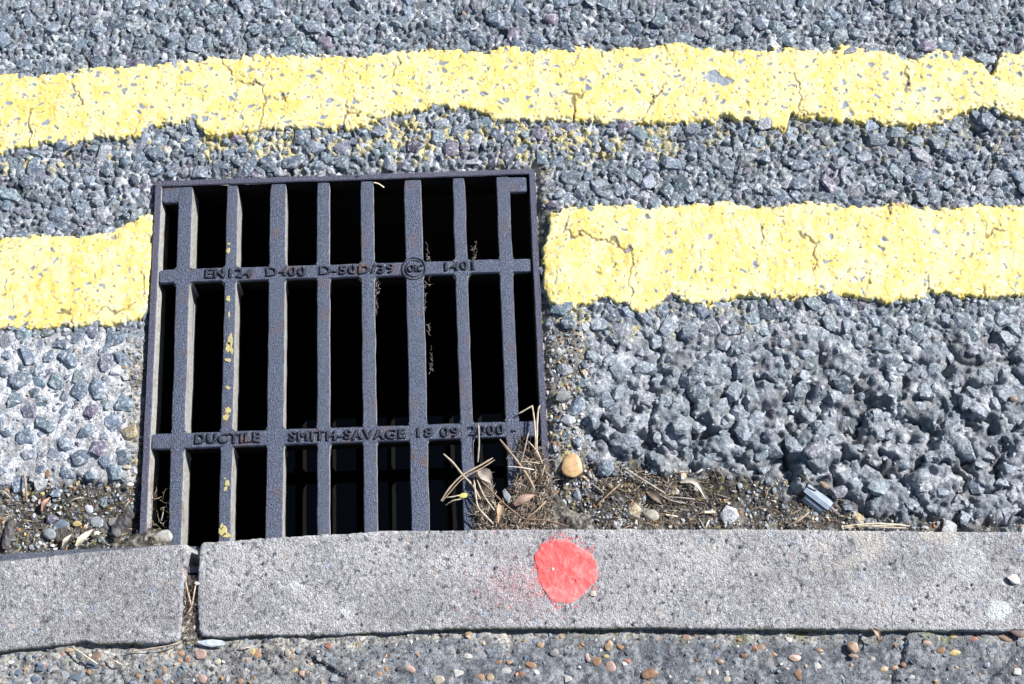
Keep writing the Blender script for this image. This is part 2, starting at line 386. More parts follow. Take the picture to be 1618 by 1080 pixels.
small = throw(90000, .0014, .0036, okdens('small'), big, -XR, XR, Y0, Y1, .78, 1.2)
def stone_cols(n, x, y):
    pal = np.array([(.125, .17, .215), (.105, .145, .185), (.15, .195, .235), (.115, .17, .20), (.18, .215, .255), (.135, .15, .19), (.115, .105, .15), (.25, .275, .30), (.14, .18, .19), (.42, .45, .47)])
    pr = np.array([.2, .18, .15, .12, .1, .09, .06, .05, .04, .01]); k = rng.choice(len(pal), n, p=pr/pr.sum())
    return pal[k]*rng.uniform(.78, 1.25, (n, 1))
def prep(lst, shapes, is_big):
    a = np.array(lst); x, y, r = a.T
    z = Hz(x, y); u, v = UV(x, y); B, C, D, E = zones(x, y, u, v)
    ba, bb, bc = bands(x, y, u, v); inb = np.maximum(np.maximum(ba, bb), bc) > .0032
    cols = stone_cols(len(x), x, y)*np.array((1.08, 1.04, 1.10))
    cols = cols*(1-.45*B[:, None])+np.array((.26, .295, .335))*(.45*B[:, None])
    tawny = (D+E > .5) & (rng.random(len(x)) < .22)
    cols[tawny] = np.array((.38, .31, .2))*rng.uniform(.7, 1.3, (tawny.sum(), 1))
    pale = (D+E > .5) & (rng.random(len(x)) < .25); cols[pale] = np.array((.42, .44, .47))*rng.uniform(.7, 1.2, (pale.sum(), 1))
    items = []
    for i in range(len(x)):
        k = int(rng.integers(len(shapes))); V = shapes[k][0]; top = V[:, 2].max()*r[i]
        prot = r[i]*(.02+.20*rng.random()) + (.0006 if is_big else .0001)
        if C[i] > .5: prot = r[i]*(.08+.35*rng.random())
        if B[i] > .5: prot = r[i]*(.0+.35*rng.random())
        if D[i]+E[i] > .5: prot = top*rng.uniform(.8, 1.6)
        zz = z[i]
        if inb[i]: prot = .0002; zz = min(zz, .001)
        t = .30 if B[i] < .5 else .5
        items.append((x[i], y[i], zz+prot-top, r[i]*1.06, k, rng.uniform(0, 6.28), rng.normal()*t*.5, rng.normal()*t*.5, cols[i]))
    return items, inb
bi, inb = prep(big, STONES, True)
si, _ = prep(small, CHIPS, False)
# the 300 that show largest are stones of their own, the rest are joined
def shown(it, b):
    u, v = UV(it[0], it[1]); return (not b) and 5 < u < 1613 and 5 < v < 830
rank = [i for i in sorted(range(len(bi)), key=lambda i: -bi[i][3]) if shown(bi[i], inb[i])]
top300 = set(rank[:300])
smesh = []
for k, (V, F) in enumerate(STONES):
    o = mk('stone', V, F, M_stoneo); smesh.append(o.data); bpy.data.objects.remove(o)
for i in rank[:300]:
    x, y, z, r, k, a, tx, ty, c = bi[i]
    o = bpy.data.objects.new('stone', smesh[k]); S.collection.objects.link(o); o.parent = road
    o.matrix_basis = Matrix.Translation((x, y, z)) @ (Matrix(rotm(a, tx, ty).tolist()).to_4x4()) @ Matrix.Scale(r, 4)
    o.color = (*[float(q) for q in c], 1)
o = scatter_mesh('aggregate', [bi[i] for i in range(len(bi)) if i not in top300], STONES, M_stone, road); o['kind'] = 'stuff'
o = scatter_mesh('stone_chippings', si, CHIPS, M_stone, road); o['kind'] = 'stuff'
print('stones', len(bi), len(si))

# ------------------------------------------------------------------ yellow lines
def paint_f(which):
    def f(x, y):
        u, v = UV(x, y); m = bands(x, y, u, v)[which]
        z0 = Hz(x, y)
        d = -inpoly(x, y, FRw)
        if which == 2: m = np.minimum(m, d-.003)
        if which == 1: m = np.minimum(m, d-.0006)
        wx = x+(vn(x, y, .006, 80)-.5)*.008; wy = y+(vn(x, y, .006, 82)-.5)*.006
        w1, w2, wi = worley(wx, wy*1.35, .0125, 81)              # stone tops showing through
        rad = .08+.30*hsh(np.floor(wi*9973), np.floor(wi*131), 3)
        dens = (.44+.14*ss(300, 0, u)) if which == 0 else .17
        pt = ss(.0, .16, rad-w1)*(wi < dens)
        if which == 0:
            pt = np.maximum(pt, ss(1.1, .85, np.hypot((u-1126)/13, (v-122)/10)+(vn(x, y, .005, 84)-.5)*.5)); pt = np.maximum(pt, ss(1.1, .85, np.hypot((u-1145)/13, (v-130)/7)+(vn(x, y, .005, 84)-.5)*.5))
        v1, v2, vi = worley(wx, wy, .0045, 85)                   # small pits
        pit = ss(.34, .16, v1)*(vi < (.17 if which == 0 else .12))
        q1, q2, qi = worley(x+(fbm(x, y, .012, 91, 3)-.5)*.014, y*.45+(fbm(x, y, .012, 92, 3)-.5)*.012, .07, 93)   # cracks
        gate = ss(.57, .64, fbm(x, y, .035, 95, 2))
        crack = ss(.0013, .0003, (q2-q1)*.035)*gate
        rip = np.sin((u+8*(vn(x, y, .03, 97)-.5)*4+(v*.08))/(34 if which == 0 else 27)*6.283)*.00022
        th = np.where(m > 0, .0024*np.sqrt(np.clip(m/.0011, 0, 1)), m*3.0)
        z = np.where(m > 0, z0*.35, z0*.6)+.0006+np.maximum(th, -.006)+np.where(m > 0, rip, 0)+(fbm(x, y, .007, 98, 3)-.5)*.0012
        z = z-pit*.0011-crack*.0017-pt*.0009
        c = np.empty((len(x), 3)); c[:] = (.77, .63, .19)
        n = fbm(x, y, .02, 99, 3); st_ = .5+.5*np.sin((u+v*.08)/27*6.283+6*vn(x, y, .04, 101))
        c = mixc(c, (.81, .73, .36), ss(.40, .60, n)*.85)
        c = mixc(c, (.78, .50, .10), ss(.52, .72, fbm(x*1.8, y, .022, 103, 3))*.55*(.3+.7*st_))
        c = mixc(c, (.72, .67, .50), ss(.68, .78, vn(x, y, .0035, 105))*.6)
        c = mixc(c, (.42, .40, .44), ss(.84, .90, vn(x, y, .0022, 107)))
        c = mixc(c, (.24, .22, .20), pit*.85)
        c = mixc(c, (.23, .28, .36), ss(.15, .5, pt)*.95)
        c = mixc(c, (.16, .12, .07), crack*.8)
        return z, c, m > -.004
    return f
def band_range(u0, u1, v0, v1, s):
    a = [P(u, v) for u in (u0, u1) for v in (v0, v1)]
    return frange(min(q[0] for q in a), max(q[0] for q in a), s), frange(min(q[1] for q in a), max(q[1] for q in a), s)
def vis_x(x0, x1, s, lim=.65):
    core = frange(max(x0, -lim), min(x1, lim), s); L = frange(x0, max(x0, -lim), .004)[:-1] if x0 < -lim else []
    Rr = frange(min(x1, lim), x1, .004)[1:] if x1 > lim else []
    return np.concatenate([L, core, Rr])
ys = band_range(0, 1618, 60, 250, .00105)[1]
yl = sheet('yellow_line', vis_x(-.95, .95, .00105), ys, paint_f(0), M_yellow)
tag(yl, 'chipped upper yellow line of thick road paint running unbroken above the grate', 'road marking', 'double yellow lines')
x1_ = P(246, 336)[0]; ys = band_range(0, 1618, 330, 530, .00105)[1]
yl = sheet('yellow_line', vis_x(-.95, x1_, .00105), ys, paint_f(1), M_yellow)
tag(yl, 'short lower yellow line of thick road paint ending at the left edge of the grate', 'road marking', 'double yellow lines')
x0_ = P(845, 400)[0]; ys = band_range(0, 1618, 310, 510, .00105)[1]
yl = sheet('yellow_line', vis_x(x0_, .95, .00105), ys, paint_f(2), M_yellow)
tag(yl, 'lower yellow line of thick road paint starting at the right edge of the grate', 'road marking', 'double yellow lines')

# ------------------------------------------------------------------ drain pit and water
(fx0, fy0), (fx1, fy1), (fx2, fy2), (fx3, fy3) = FRw
bx0, bx1, by0, by1 = min(fx0, fx3)-.05, max(fx1, fx2)+.05, fy3-.05, max(fy0, fy1)+.05
def box_v(x0, x1, y0, y1, z0, z1):
    return np.array([(x0, y0, z0), (x1, y0, z0), (x1, y1, z0), (x0, y1, z0), (x0, y0, z1), (x1, y0, z1), (x1, y1, z1), (x0, y1, z1)])
BF = np.array([(0, 3, 2, 1), (4, 5, 6, 7), (0, 1, 5, 4), (1, 2, 6, 5), (2, 3, 7, 6), (3, 0, 4, 7)])
WF = np.array([(0, 1, 5, 4), (1, 2, 6, 5), (2, 3, 7, 6), (3, 0, 4, 7), (0, 3, 2, 1)])
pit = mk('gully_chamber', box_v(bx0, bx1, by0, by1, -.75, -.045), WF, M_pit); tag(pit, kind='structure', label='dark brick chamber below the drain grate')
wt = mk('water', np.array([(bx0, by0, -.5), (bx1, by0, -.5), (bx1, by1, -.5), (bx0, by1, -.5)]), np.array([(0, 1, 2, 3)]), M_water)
tag(wt, kind='structure', label='still dark water at the bottom of the drain')

# ------------------------------------------------------------------ drain frame
frame = tag(empty('drain_surround', (*P(545, 560), 0)), 'dark iron rim set in the asphalt around the drain grate', 'drain surround')
def inset(poly, d):
    out = []
    for i in range(4):
        p0, p1, p2 = Vector(poly[i-1]), Vector(poly[i]), Vector(poly[(i+1) % 4])
        e1 = (p1-p0).normalized(); e2 = (p2-p1).normalized(); n1 = Vector((e1.y, -e1.x)); n2 = Vector((e2.y, -e2.x))
        b = (n1+n2).normalized(); out.append(p1+b*(d/b.dot(n1)))
    return out
def build_rim():
    prof = [(-.0004, -.06), (0, -.002), (.0008, .0), (.0068, .0), (.0078, -.0012), (.0092, -.018), (.0045, -.0185), (.0045, -.058)]
    par = frame.location; names = 4
    for i in range(4):
        V = []; n = 40
        for j in range(n+1):
            for (d, z) in prof:
                q = inset(FRw, d); a = q[i]; b = q[(i+1) % 4]; p = a.lerp(b, j/n)
                wob = (vn(np.array([p.x]), np.array([p.y]), .012, 5)[0]-.5)*.0006
                V.append((p.x-par.x+wob, p.y-par.y+wob, z+wob*.5))
        k = len(prof); F = [(j*k+m_, j*k+m_+1, (j+1)*k+m_+1, (j+1)*k+m_) for j in range(n) for m_ in range(k-1)]
        o = mk('rim_side', V, F, M_rim, None, False, frame); o.data.materials.append(M_side if i == 3 else M_dark)  # left wall takes the sunlit tone, the other walls the painted shade
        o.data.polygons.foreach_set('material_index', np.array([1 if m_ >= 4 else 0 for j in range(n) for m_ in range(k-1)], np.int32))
build_rim()

# ------------------------------------------------------------------ drain grate
grate = tag(empty('drain_grate', (*P(545, 560), 0)), 'cast iron drain grate with eight long bars and raised lettering on two cross bars', 'drain grate')
GZ = -.0025; GP = grate.location
X1L = (250, 436), (842, 417.5); X2L = (238, 697), (862, 675.5)
def lineworld(a, b): return Vector(P(*a, GZ)), Vector(P(*b, GZ))
def loft(name, A, B, wa, wb, depth, material, fillets=(), n=60, zoff=0, seed=0, cap=True, taper=.0022, parent=None, flank=None):
    """bar from A to B with draft on its sides; fillets = positions along it (m) of crossing bars (centre, half width)"""
    d = (B-A); L = d.length; d.normalize(); nrm = Vector((-d.y, d.x)); V = []
    ts = np.linspace(0, L, n)
    for c, h in fillets:
        ts = np.concatenate([ts, np.linspace(c-h-.006, c-h, 7), np.linspace(c+h, c+h+.006, 7)])
    ts = np.unique(np.clip(ts, 0, L))
    def sec(hw):
        b = .0011
        return [(-hw+taper, -depth), (-hw, -.004-b), (-hw+.0002, -b), (-hw+b, 0), (0, .0002), (hw-b, 0), (hw-.0002, -b), (hw, -.004-b), (hw-taper, -depth)]
    for t in ts:
        hw = (wa+(wb-wa)*t/L)/2
        for c, h in fillets:
            e = abs(t-c)-h
            if 0 <= e < .005: hw += .0036*(1-math.sqrt(max(0, 1-(1-e/.005)**2)))
            elif e < 0: hw += .0002
        p = A+d*t
        wv = (vn(np.array([t+seed*3.1]), np.array([seed*1.7]), .02, 6)[0]-.5)*.0009
        er = min(t, L-t); hw *= 1 if er > .002 else .93
        for (o_, z) in sec(hw):
            jit = (vn(np.array([t+seed]), np.array([o_*3]), .004, 7)[0]-.5)*.0005
            V.append((p.x-nrm.x*(o_+wv+jit)-GP.x, p.y-nrm.y*(o_+wv+jit)-GP.y, GZ+zoff+z-(.0006 if er < .0015 else 0)))
    k = 9; N = len(ts)
    F = [(j*k+m_, j*k+m_+1, (j+1)*k+m_+1, (j+1)*k+m_) for j in range(N-1) for m_ in range(k-1)]
    V = np.array(V); F = [tuple(reversed(f)) for f in F]
    me = bpy.data.meshes.new(name); caps = [tuple(range(k)), tuple(reversed(range((N-1)*k, N*k)))]
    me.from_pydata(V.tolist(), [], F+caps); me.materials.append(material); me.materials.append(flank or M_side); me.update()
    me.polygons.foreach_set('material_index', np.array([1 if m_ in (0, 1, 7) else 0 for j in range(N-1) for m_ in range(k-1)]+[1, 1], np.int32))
    bm = bmesh.new(); bm.from_mesh(me); bmesh.ops.recalc_face_normals(bm, faces=bm.faces[:]); bm.to_mesh(me); bm.free()
    o = bpy.data.objects.new(name, me); S.collection.objects.link(o); o.parent = parent or grate
    return o
# (top u, top v, top width, bottom u, bottom width)
BARS = [(293.5, 293, 21, 276, 20.5), (367, 292, 17, 354.5, 19), (439.2, 290, 24, 433, 27.5), (510.5, 288, 19.5, 511, 20), (579, 286, 20, 586, 22), (651.3, 284, 26.5, 664.5, 28.5), (724.2, 281, 19, 742.5, 19.5), (794, 279, 20.5, 816, 21)]
(c1a, c1b), (c2a, c2b) = lineworld(*X1L), lineworld(*X2L)
def cross_t(A, B, C, D):
    r = B-A; s_ = D-C; return ((C-A).x*s_.y-(C-A).y*s_.x)/(r.x*s_.y-r.y*s_.x)
bars = []
for i, (ut, vt, wt_, ub, wb) in enumerate(BARS):
    A = Vector(P(ut, vt, GZ)); B = Vector(P(ub+(ub-ut)*.10, 898, GZ)); L = (B-A).length
    fl = [(cross_t(A, B, c1a, c1b)*L, .0085), (cross_t(A, B, c2a, c2b)*L, .0092)]
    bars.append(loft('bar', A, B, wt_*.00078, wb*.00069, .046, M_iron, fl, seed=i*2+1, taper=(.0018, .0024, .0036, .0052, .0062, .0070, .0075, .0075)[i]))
for i, ((a, b), w_) in enumerate((((c1a, c1b), .0170), ((c2a, c2b), .0182))):
    d = (b-a).normalized()
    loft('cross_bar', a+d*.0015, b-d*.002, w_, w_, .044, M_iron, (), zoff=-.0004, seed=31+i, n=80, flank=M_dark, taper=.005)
# corner tabs
def tab(u0, v0, u1, v1, w_):
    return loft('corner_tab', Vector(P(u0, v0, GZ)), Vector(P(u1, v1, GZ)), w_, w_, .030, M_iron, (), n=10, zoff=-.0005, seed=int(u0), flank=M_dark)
tab(256.5, 307, 296, 306, .0215); tab(790, 291.5, 832, 290.5, .0200)
# lower ledge beside the first bar
loft('web', Vector(P(304, 470, -.03)), Vector(P(296, 668, -.03)), .004, .004, .02, M_iron, (), n=12, zoff=-.030, seed=77)
# weld bead and nub on the right cross bar end
# stray paint flakes on the second bar
def blob(name, cx, cy, z, pts, h, m, parent, off=(0, 0, 0), col=None):
    n = len(pts); V = [(cx+px_-off[0], cy+py_-off[1], z-.0006-off[2]) for px_, py_ in pts]+[(cx+px_*.82-off[0], cy+py_*.82-off[1], z+h-off[2]) for px_, py_ in pts]
    me = bpy.data.meshes.new(name); F = [(i, (i+1) % n, n+(i+1) % n, n+i) for i in range(n)]+[tuple(range(n, 2*n))]
    me.from_pydata(V, [], F); me.materials.append(m); o = bpy.data.objects.new(name, me); S.collection.objects.link(o)
    if parent: o.parent = parent
    return o
FL = [(361, 385, 3.5, 2.5), (360, 396, 4, 6), (360.5, 471, 4, 7), (362, 497, 2, 6), (364, 538, 5, 13), (361, 548, 6, 9), (360, 569, 6, 4), (366, 553, 3, 6), (360, 612, 4, 4), (360, 648, 6, 7), (357, 659, 5.5, 7), (359, 763, 5, 7), (356, 772, 3, 5), (355, 756, 2, 2), (352, 839, 7, 9), (358, 846, 8, 5), (350, 832, 3, 6)]
for (u, v, ru, rv) in FL:
    cx, cy = P(u, v, GZ); r0 = random.random()*6
    pts = [(ru*U*1.05*math.cos(a)*random.uniform(.55, 1.15), rv*U*1.05*math.sin(a)*random.uniform(.55, 1.15)) for a in [k*math.pi/6 for k in range(12)]]
    blob('paint_flake', cx, cy, GZ+.0004, pts, .0005, M_flake, bars[1], GP)

# raised lettering
def text(body, ua, va, ub, vb, hgt, name='lettering'):
    A = Vector(P(ua, va, GZ)); B = Vector(P(ub, vb, GZ)); L = (B-A).length
    cu = bpy.data.curves.new(name, 'FONT'); cu.body = body; cu.size = 1; cu.extrude = .03; cu.offset = 0; cu.space_character = 1.16; cu.resolution_u = 3
    cu.bevel_depth = .035; cu.bevel_resolution = 0
    t = bpy.data.objects.new(name, cu); S.collection.objects.link(t); bpy.context.view_layer.update()
    me = bpy.data.meshes.new_from_object(t.evaluated_get(bpy.context.evaluated_depsgraph_get())); bpy.data.objects.remove(t)
    co = np.empty(len(me.vertices)*3); me.vertices.foreach_get('co', co); co = co.reshape(-1, 3)
    x0, x1 = co[:, 0].min(), co[:, 0].max(); y0, y1 = co[:, 1].min(), co[:, 1].max(); d = (B-A).normalized(); nn = Vector((-d.y, d.x))
    X = (co[:, 0]-x0)/(x1-x0)*L; Y = ((co[:, 1]-y0)/(y1-y0)-.5)*hgt
    wob = (vn(X, X*0, .006, 61)-.5)*.0012; Y = Y+wob
    out = np.stack([A.x+d.x*X+nn.x*Y-GP.x, A.y+d.y*X+nn.y*Y-GP.y, GZ+.0004+co[:, 2]/.075*.0022], 1)
    me.vertices.foreach_set('co', out.ravel()); me.materials.clear(); me.materials.append(M_letter); me.update()
    o = bpy.data.objects.new(name, me); S.collection.objects.link(o); o.parent = grate
    return o
LH = .0118
text('EN124', 325, 432, 398, 430.5, LH); text('D400', 421, 429.5, 484, 428, LH); text('D-50D/39', 505, 427.5, 624, 424, LH)
text('1401', 703, 421, 750, 419, LH); text('DUCTILE', 309, 693.5, 411, 690.5, LH*1.02); text('SMITH-SAVAGE', 457, 689.5, 641, 684, LH*1.02)
text('18 09', 659, 683.5, 726, 681.5, LH*1.02); text('2000 -', 740, 680.5, 816, 677.5, LH*1.02)
def ring(name, u, v, r1, r2, h, ell=1.0, a0=0, a1=6.283):
    cx, cy = P(u, v, GZ); n = 40; V = []
    for i in range(n+1):
        a = a0+(a1-a0)*i/n
        for (r, z) in ((r1, 0), (r1+.0003, h), (r2-.0003, h), (r2, 0)):
            V.append((cx+r*math.cos(a)*ell-GP.x, cy+r*math.sin(a)-GP.y, GZ+z))
    F = [(i*4+k, i*4+k+1, (i+1)*4+k+1, (i+1)*4+k) for i in range(n) for k in range(3)]
    return mk(name, V, F, M_letter, None, False, grate)
ring('emblem_ring', 654, 424, .0128, .0142, .0014); ring('emblem_ring', 655, 424, .0096, .0108, .0014, 1, .9, 5.6)
text('OIC', 645, 424.5, 668, 423.5, LH*.8, 'emblem_lettering')

# ------------------------------------------------------------------ kerb stones
KZ = .012
def kerb_f(side):
    def f(x, y):
        u, v = UV(x, y, KZ)
        T = crv(KT, u); Bq = crv(KB, u)
        en = (fbm(x, y, .03, 111, 3)-.5)*.0028+(vn(x, y, .004, 113)-.5)*.0008
        mt = (v-T)*U; mb = (Bq-v)*U
        jx = crv([(850, 300), (900, 292), (950, 288), (1000, 286), (1020, 284)], v)
        jr = crv([(850, 316), (900, 313), (950, 312), (1000, 314), (1020, 317)], v)
        me_ = (jx-u)*U if side == 0 else (u-jr)*U
        def smin(a, b, k=.006):
            h = np.clip(.5+.5*(b-a)/k, 0, 1); return b*(1-h)+a*h-k*h*(1-h)
        m = smin(smin(mt, mb), me_, .009)+en
        if side == 0: m = m-.006*np.exp(-((u-131)**2+(v-1022)**2)/14.**2)
        r = .0025 if side else .004
        t = np.clip(m/r, 0, 1); z = KZ-r*.8*(1-np.sqrt(np.clip(1-(1-t)**2, 0, 1)))
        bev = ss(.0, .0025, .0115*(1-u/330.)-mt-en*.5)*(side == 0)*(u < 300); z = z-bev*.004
        z = z+np.where(m < 0, m*22, 0); z = np.maximum(z, -.03)
        g1 = fbm(x, y, .0058, 123, 3); g2 = fbm(x+.3*y, y, .0030, 125, 2); z = z+(m > 0)*((g1-.5)*.0012+(g2-.5)*.0012)
        px1, _, pxi = worley(x+(g1-.5)*.004, y, .012, 127); hole = (pxi < .06)*ss(.17, .07, px1); z = z-hole*.0022*(m > 0)
        c = np.empty((len(x), 3)); c[:] = (.31, .312, .335)
        n = fbm(x, y, .05, 131, 4); nf = vn(x*.8+y*.6, y*.8-x*.6, .0023, 133); ng = fbm(x*.9-y*.4, y*.9+x*.4, .0030, 135, 2)
        c = mixc(c, (.43, .43, .455), ss(.35, .75, n+.06*side))
        c = mixc(c, (.56, .57, .59), ss(.56, .76, nf)*.8*ss(.3, .6, g1)); c = mixc(c, (.075, .08, .095), ss(.62, .80, ng)*.85)
        c = mixc(c, (.16, .16, .17), ss(.55, .75, fbm(x, y*2.2, .11, 149, 4))*.3)
        ag = worley(x+.7, y, .017, 137); c = mixc(c, (.30, .38, .50), (ag[2] < .06)*ss(.24, .16, ag[0])*.5)
        c = mixc(c, (.42, .36, .33), (ag[2] > .94)*ss(.20, .14, ag[0])*.7)
        c = mixc(c, (.05, .055, .075), hole)
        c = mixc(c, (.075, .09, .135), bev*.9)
        if side:
            sp = worley(x, y, .0024, 139); h = hsh(np.floor(sp[2]*9999), np.floor(sp[2]*77), 4)
            dd = np.hypot((u-835)/75, (v-925)/42); hz = np.exp(-dd**2*1.3); c = mixc(c, (.62, .20, .21), (h < .12*hz)*.4); c = mixc(c, (.58, .27, .28), .42*hz*ss(.25, .7, g2))
            dd = np.hypot((u-893), (v-900)*.92); c = mixc(c, (.72, .14, .15), (h < .18*ss(60, 50, dd)*(.4+1.2*vn(x, y, .012, 147)))*.8)
            for (a, b, ra, al) in ((1580, 961, 19, .9), (545, 966, 9, .7), (468, 925, 12, .4), (1425, 908, 7, .5), (1530, 880, 40, .25)):
                dd = np.hypot(u-a, (v-b)*1.15)/ra+(vn(x, y, .005, 141)-.5)*.7
                c = mixc(c, (.62, .68, .72), ss(1.05, .8, dd)*al)
            cx = ss(1500, 1580, v*0+u)*ss(2000, 1700, u)*ss(30, -10, abs(v-920)-20)*.0
            c = mixc(c, (.60, .56, .50), ss(.5, .7, fbm(x, y, .03, 143, 2))*ss(60, 20, np.abs(v-858))*ss(1000, 1200, u)*.5)
            z = z-.0025*((u > 1410)&(u < 1432))*((v > 940))*ss(940, 990, v)*ss(0, 6, u-1410)*.0
        c = mixc(c, (.10, .11, .06), ss(.004, .0, mb+en)*ss(.35, .6, fbm(x, y, .03, 145, 2))*.8)
        return z, c, (m > -.004)
    return f
ky0, ky1 = P(809, 1050, KZ)[1], P(809, 822, KZ)[1]
xj = P(306, 930, KZ)[0]
k1 = sheet('kerbstone', np.concatenate([frange(-1.3, -.66, .004)[:-1], frange(-.66, xj+.004, .00125)]), frange(ky0, ky1, .00125), kerb_f(0), M_kerb)
tag(k1, 'short visible end of a pale concrete kerbstone left of the open joint', 'kerbstone', 'kerbstones along the gutter')
k2 = sheet('kerbstone', np.concatenate([frange(xj-.004, .66, .00125), frange(.66, 1.3, .004)[1:]]), frange(ky0, ky1, .00125), kerb_f(1), M_kerb)
tag(k2, 'long pale concrete kerbstone with a red paint spot right of the open joint', 'kerbstone', 'kerbstones along the gutter')
def red_f(x, y):
    u, v = UV(x, y, KZ); kz = kerb_f(1)(x, y)[0]
    a = np.arctan2(v-900, u-893); rr = 47.5+3*np.sin(a*2+.6)+3*np.sin(3*a+2)
    d = (rr-np.hypot(u-893, (v-900)*.92))*U+(fbm(x, y, .010, 151, 3)-.5)*.006+(vn(x, y, .0022, 153)-.5)*.002
    z = kz*.5+.5*(KZ-.0004)+np.where(d > 0, np.minimum(d*.6, .0008), d*3)+(fbm(x, y, .005, 155, 2)-.5)*.0012
    c = np.empty((len(x), 3)); c[:] = (.80, .115, .115); c = mixc(c, (.85, .22, .22), ss(.4, .65, fbm(x, y, .012, 157, 3))*.7)
    return z, c, d > -.002
a = [P(u, v, KZ) for u in (830, 955) for v in (838, 962)]
sheet('paint_spot', frange(min(q[0] for q in a), max(q[0] for q in a), .0009), frange(min(q[1] for q in a), max(q[1] for q in a), .0009), red_f, M_red, parent=k2)['label'] = 'round red spray paint spot with a speckled edge'

# ------------------------------------------------------------------ footway
FZ = .0075
def foot_f(x, y):
    u, v = UV(x, y, FZ)
    l1, l2, li = worley(x, y, .045, 161); k1_, k2_, ki = worley(x, y, .012, 163)
    z = FZ+(1-np.clip(l1, 0, 1)**2)*.007*li-.0008*np.exp(-((l2-l1)/.2)**2)+(.6-k1_)*.0030*ki+(fbm(x, y, .006, 165, 3)-.5)*.0035+(fbm(x, y, .04, 167, 2)-.5)*.004-.003
    edge = ss(26, 4, v-crv(KB, u)+(fbm(x, y, .02, 168, 2)-.5)*26)
    z = z-edge*.004
    lf = (1-ss(480, 640, u+(fbm(x, y, .06, 169, 2)-.5)*220))*(1-.6*ss(1050, 1085, v))
    n = fbm(x, y, .012, 171, 4); n2 = vn(x, y, .0025, 173)
    c = np.empty((len(x), 3)); c[:] = (.14, .155, .18); c = mixc(c, (.27, .285, .31), ss(.42, .62, n)); c = mixc(c, (.05, .055, .065), ss(.6, .75, n2)*.7)
    s_ = np.empty_like(c); s_[:] = (.26, .26, .26); s_ = mixc(s_, (.42, .41, .39), ss(.45, .62, n)); s_ = mixc(s_, (.09, .09, .085), ss(.58, .7, n2)*.8)
    t = np.clip(edge+lf*.8, 0, 1)[:, None]; c = c*(1-t)+s_*t
    c = mixc(c, (.16, .18, .07), ss(.6, .72, fbm(x, y, .02, 177, 3))*edge*.7)
    far = np.hypot(x, y) > 1.3; z = np.where(far, FZ-.001, z)
    return z, c, None
fy1_ = P(809, 975, 0)[1]; fylo = P(809, 1110, 0)[1]
ylow, _ = warp(fylo, 1, .002, .7, .006, 60)
footway = sheet('footway', np.concatenate([lo[:-1], frange(-.655, .655, .0018), hi[1:]]), np.concatenate([ylow[:-1], frange(fylo, fy1_, .0016)]), foot_f, M_ground)
tag(footway, kind='structure', label='dark tarmac footway with embedded flint pebbles')
def FH(x, y): return foot_f(np.array([x]), np.array([y]))[0][0]

pmesh = []
for V, F in PEBS:
    o = mk('pebble', V, F, M_pebble, None, True); pmesh.append(o.data); bpy.data.objects.remove(o)
smesh_p = []
for V, F in STONES[:10]:
    o = mk('stone_chip', V, F, M_pebble); smesh_p.append(o.data); bpy.data.objects.remove(o)
PC = {'o': (.44, .24, .12), 't': (.55, .38, .22), 'w': (.72, .70, .67), 'p': (.56, .36, .29), 'g': (.30, .30, .31), 'd': (.12, .11, .13), 'b': (.17, .23, .32),
      'y': (.62, .47, .16), 'r': (.42, .17, .11), 'n': (.34, .22, .15), 'c': (.66, .58, .44), 's': (.36, .40, .45), 'e': (.20, .27, .27)}
def pebble(u, v, wu, hv, c, parent=None, z=None, name='pebble', ang=0.0, mesh=None, lift=.25, zsurf=None, flat=.7):
    x, y = P(u, v, zsurf if zsurf is not None else 0)
    if z is None: z = FH(x, y)
    me = mesh or random.choice(pmesh); o = bpy.data.objects.new(name, me); S.collection.objects.link(o)
    if parent: o.parent = parent
    ext = [max(abs(q[i]) for q in (vv.co for vv in me.vertices)) for i in range(3)]
    sx, sy = wu*U/2/ext[0], hv*U/2/ext[1]; sz = min(sx, sy)*flat
    o.matrix_basis = Matrix.Translation((x, y, z+sz*ext[2]*lift)) @ Matrix.Rotation(ang, 4, 'Z') @ Matrix.Diagonal((sx, sy, sz, 1))
    k = random.uniform(.6, .95); g_ = sum(PC[c])/3; o.color = (*[(q*.8+g_*.2)*k for q in PC[c]], 1)
    return o
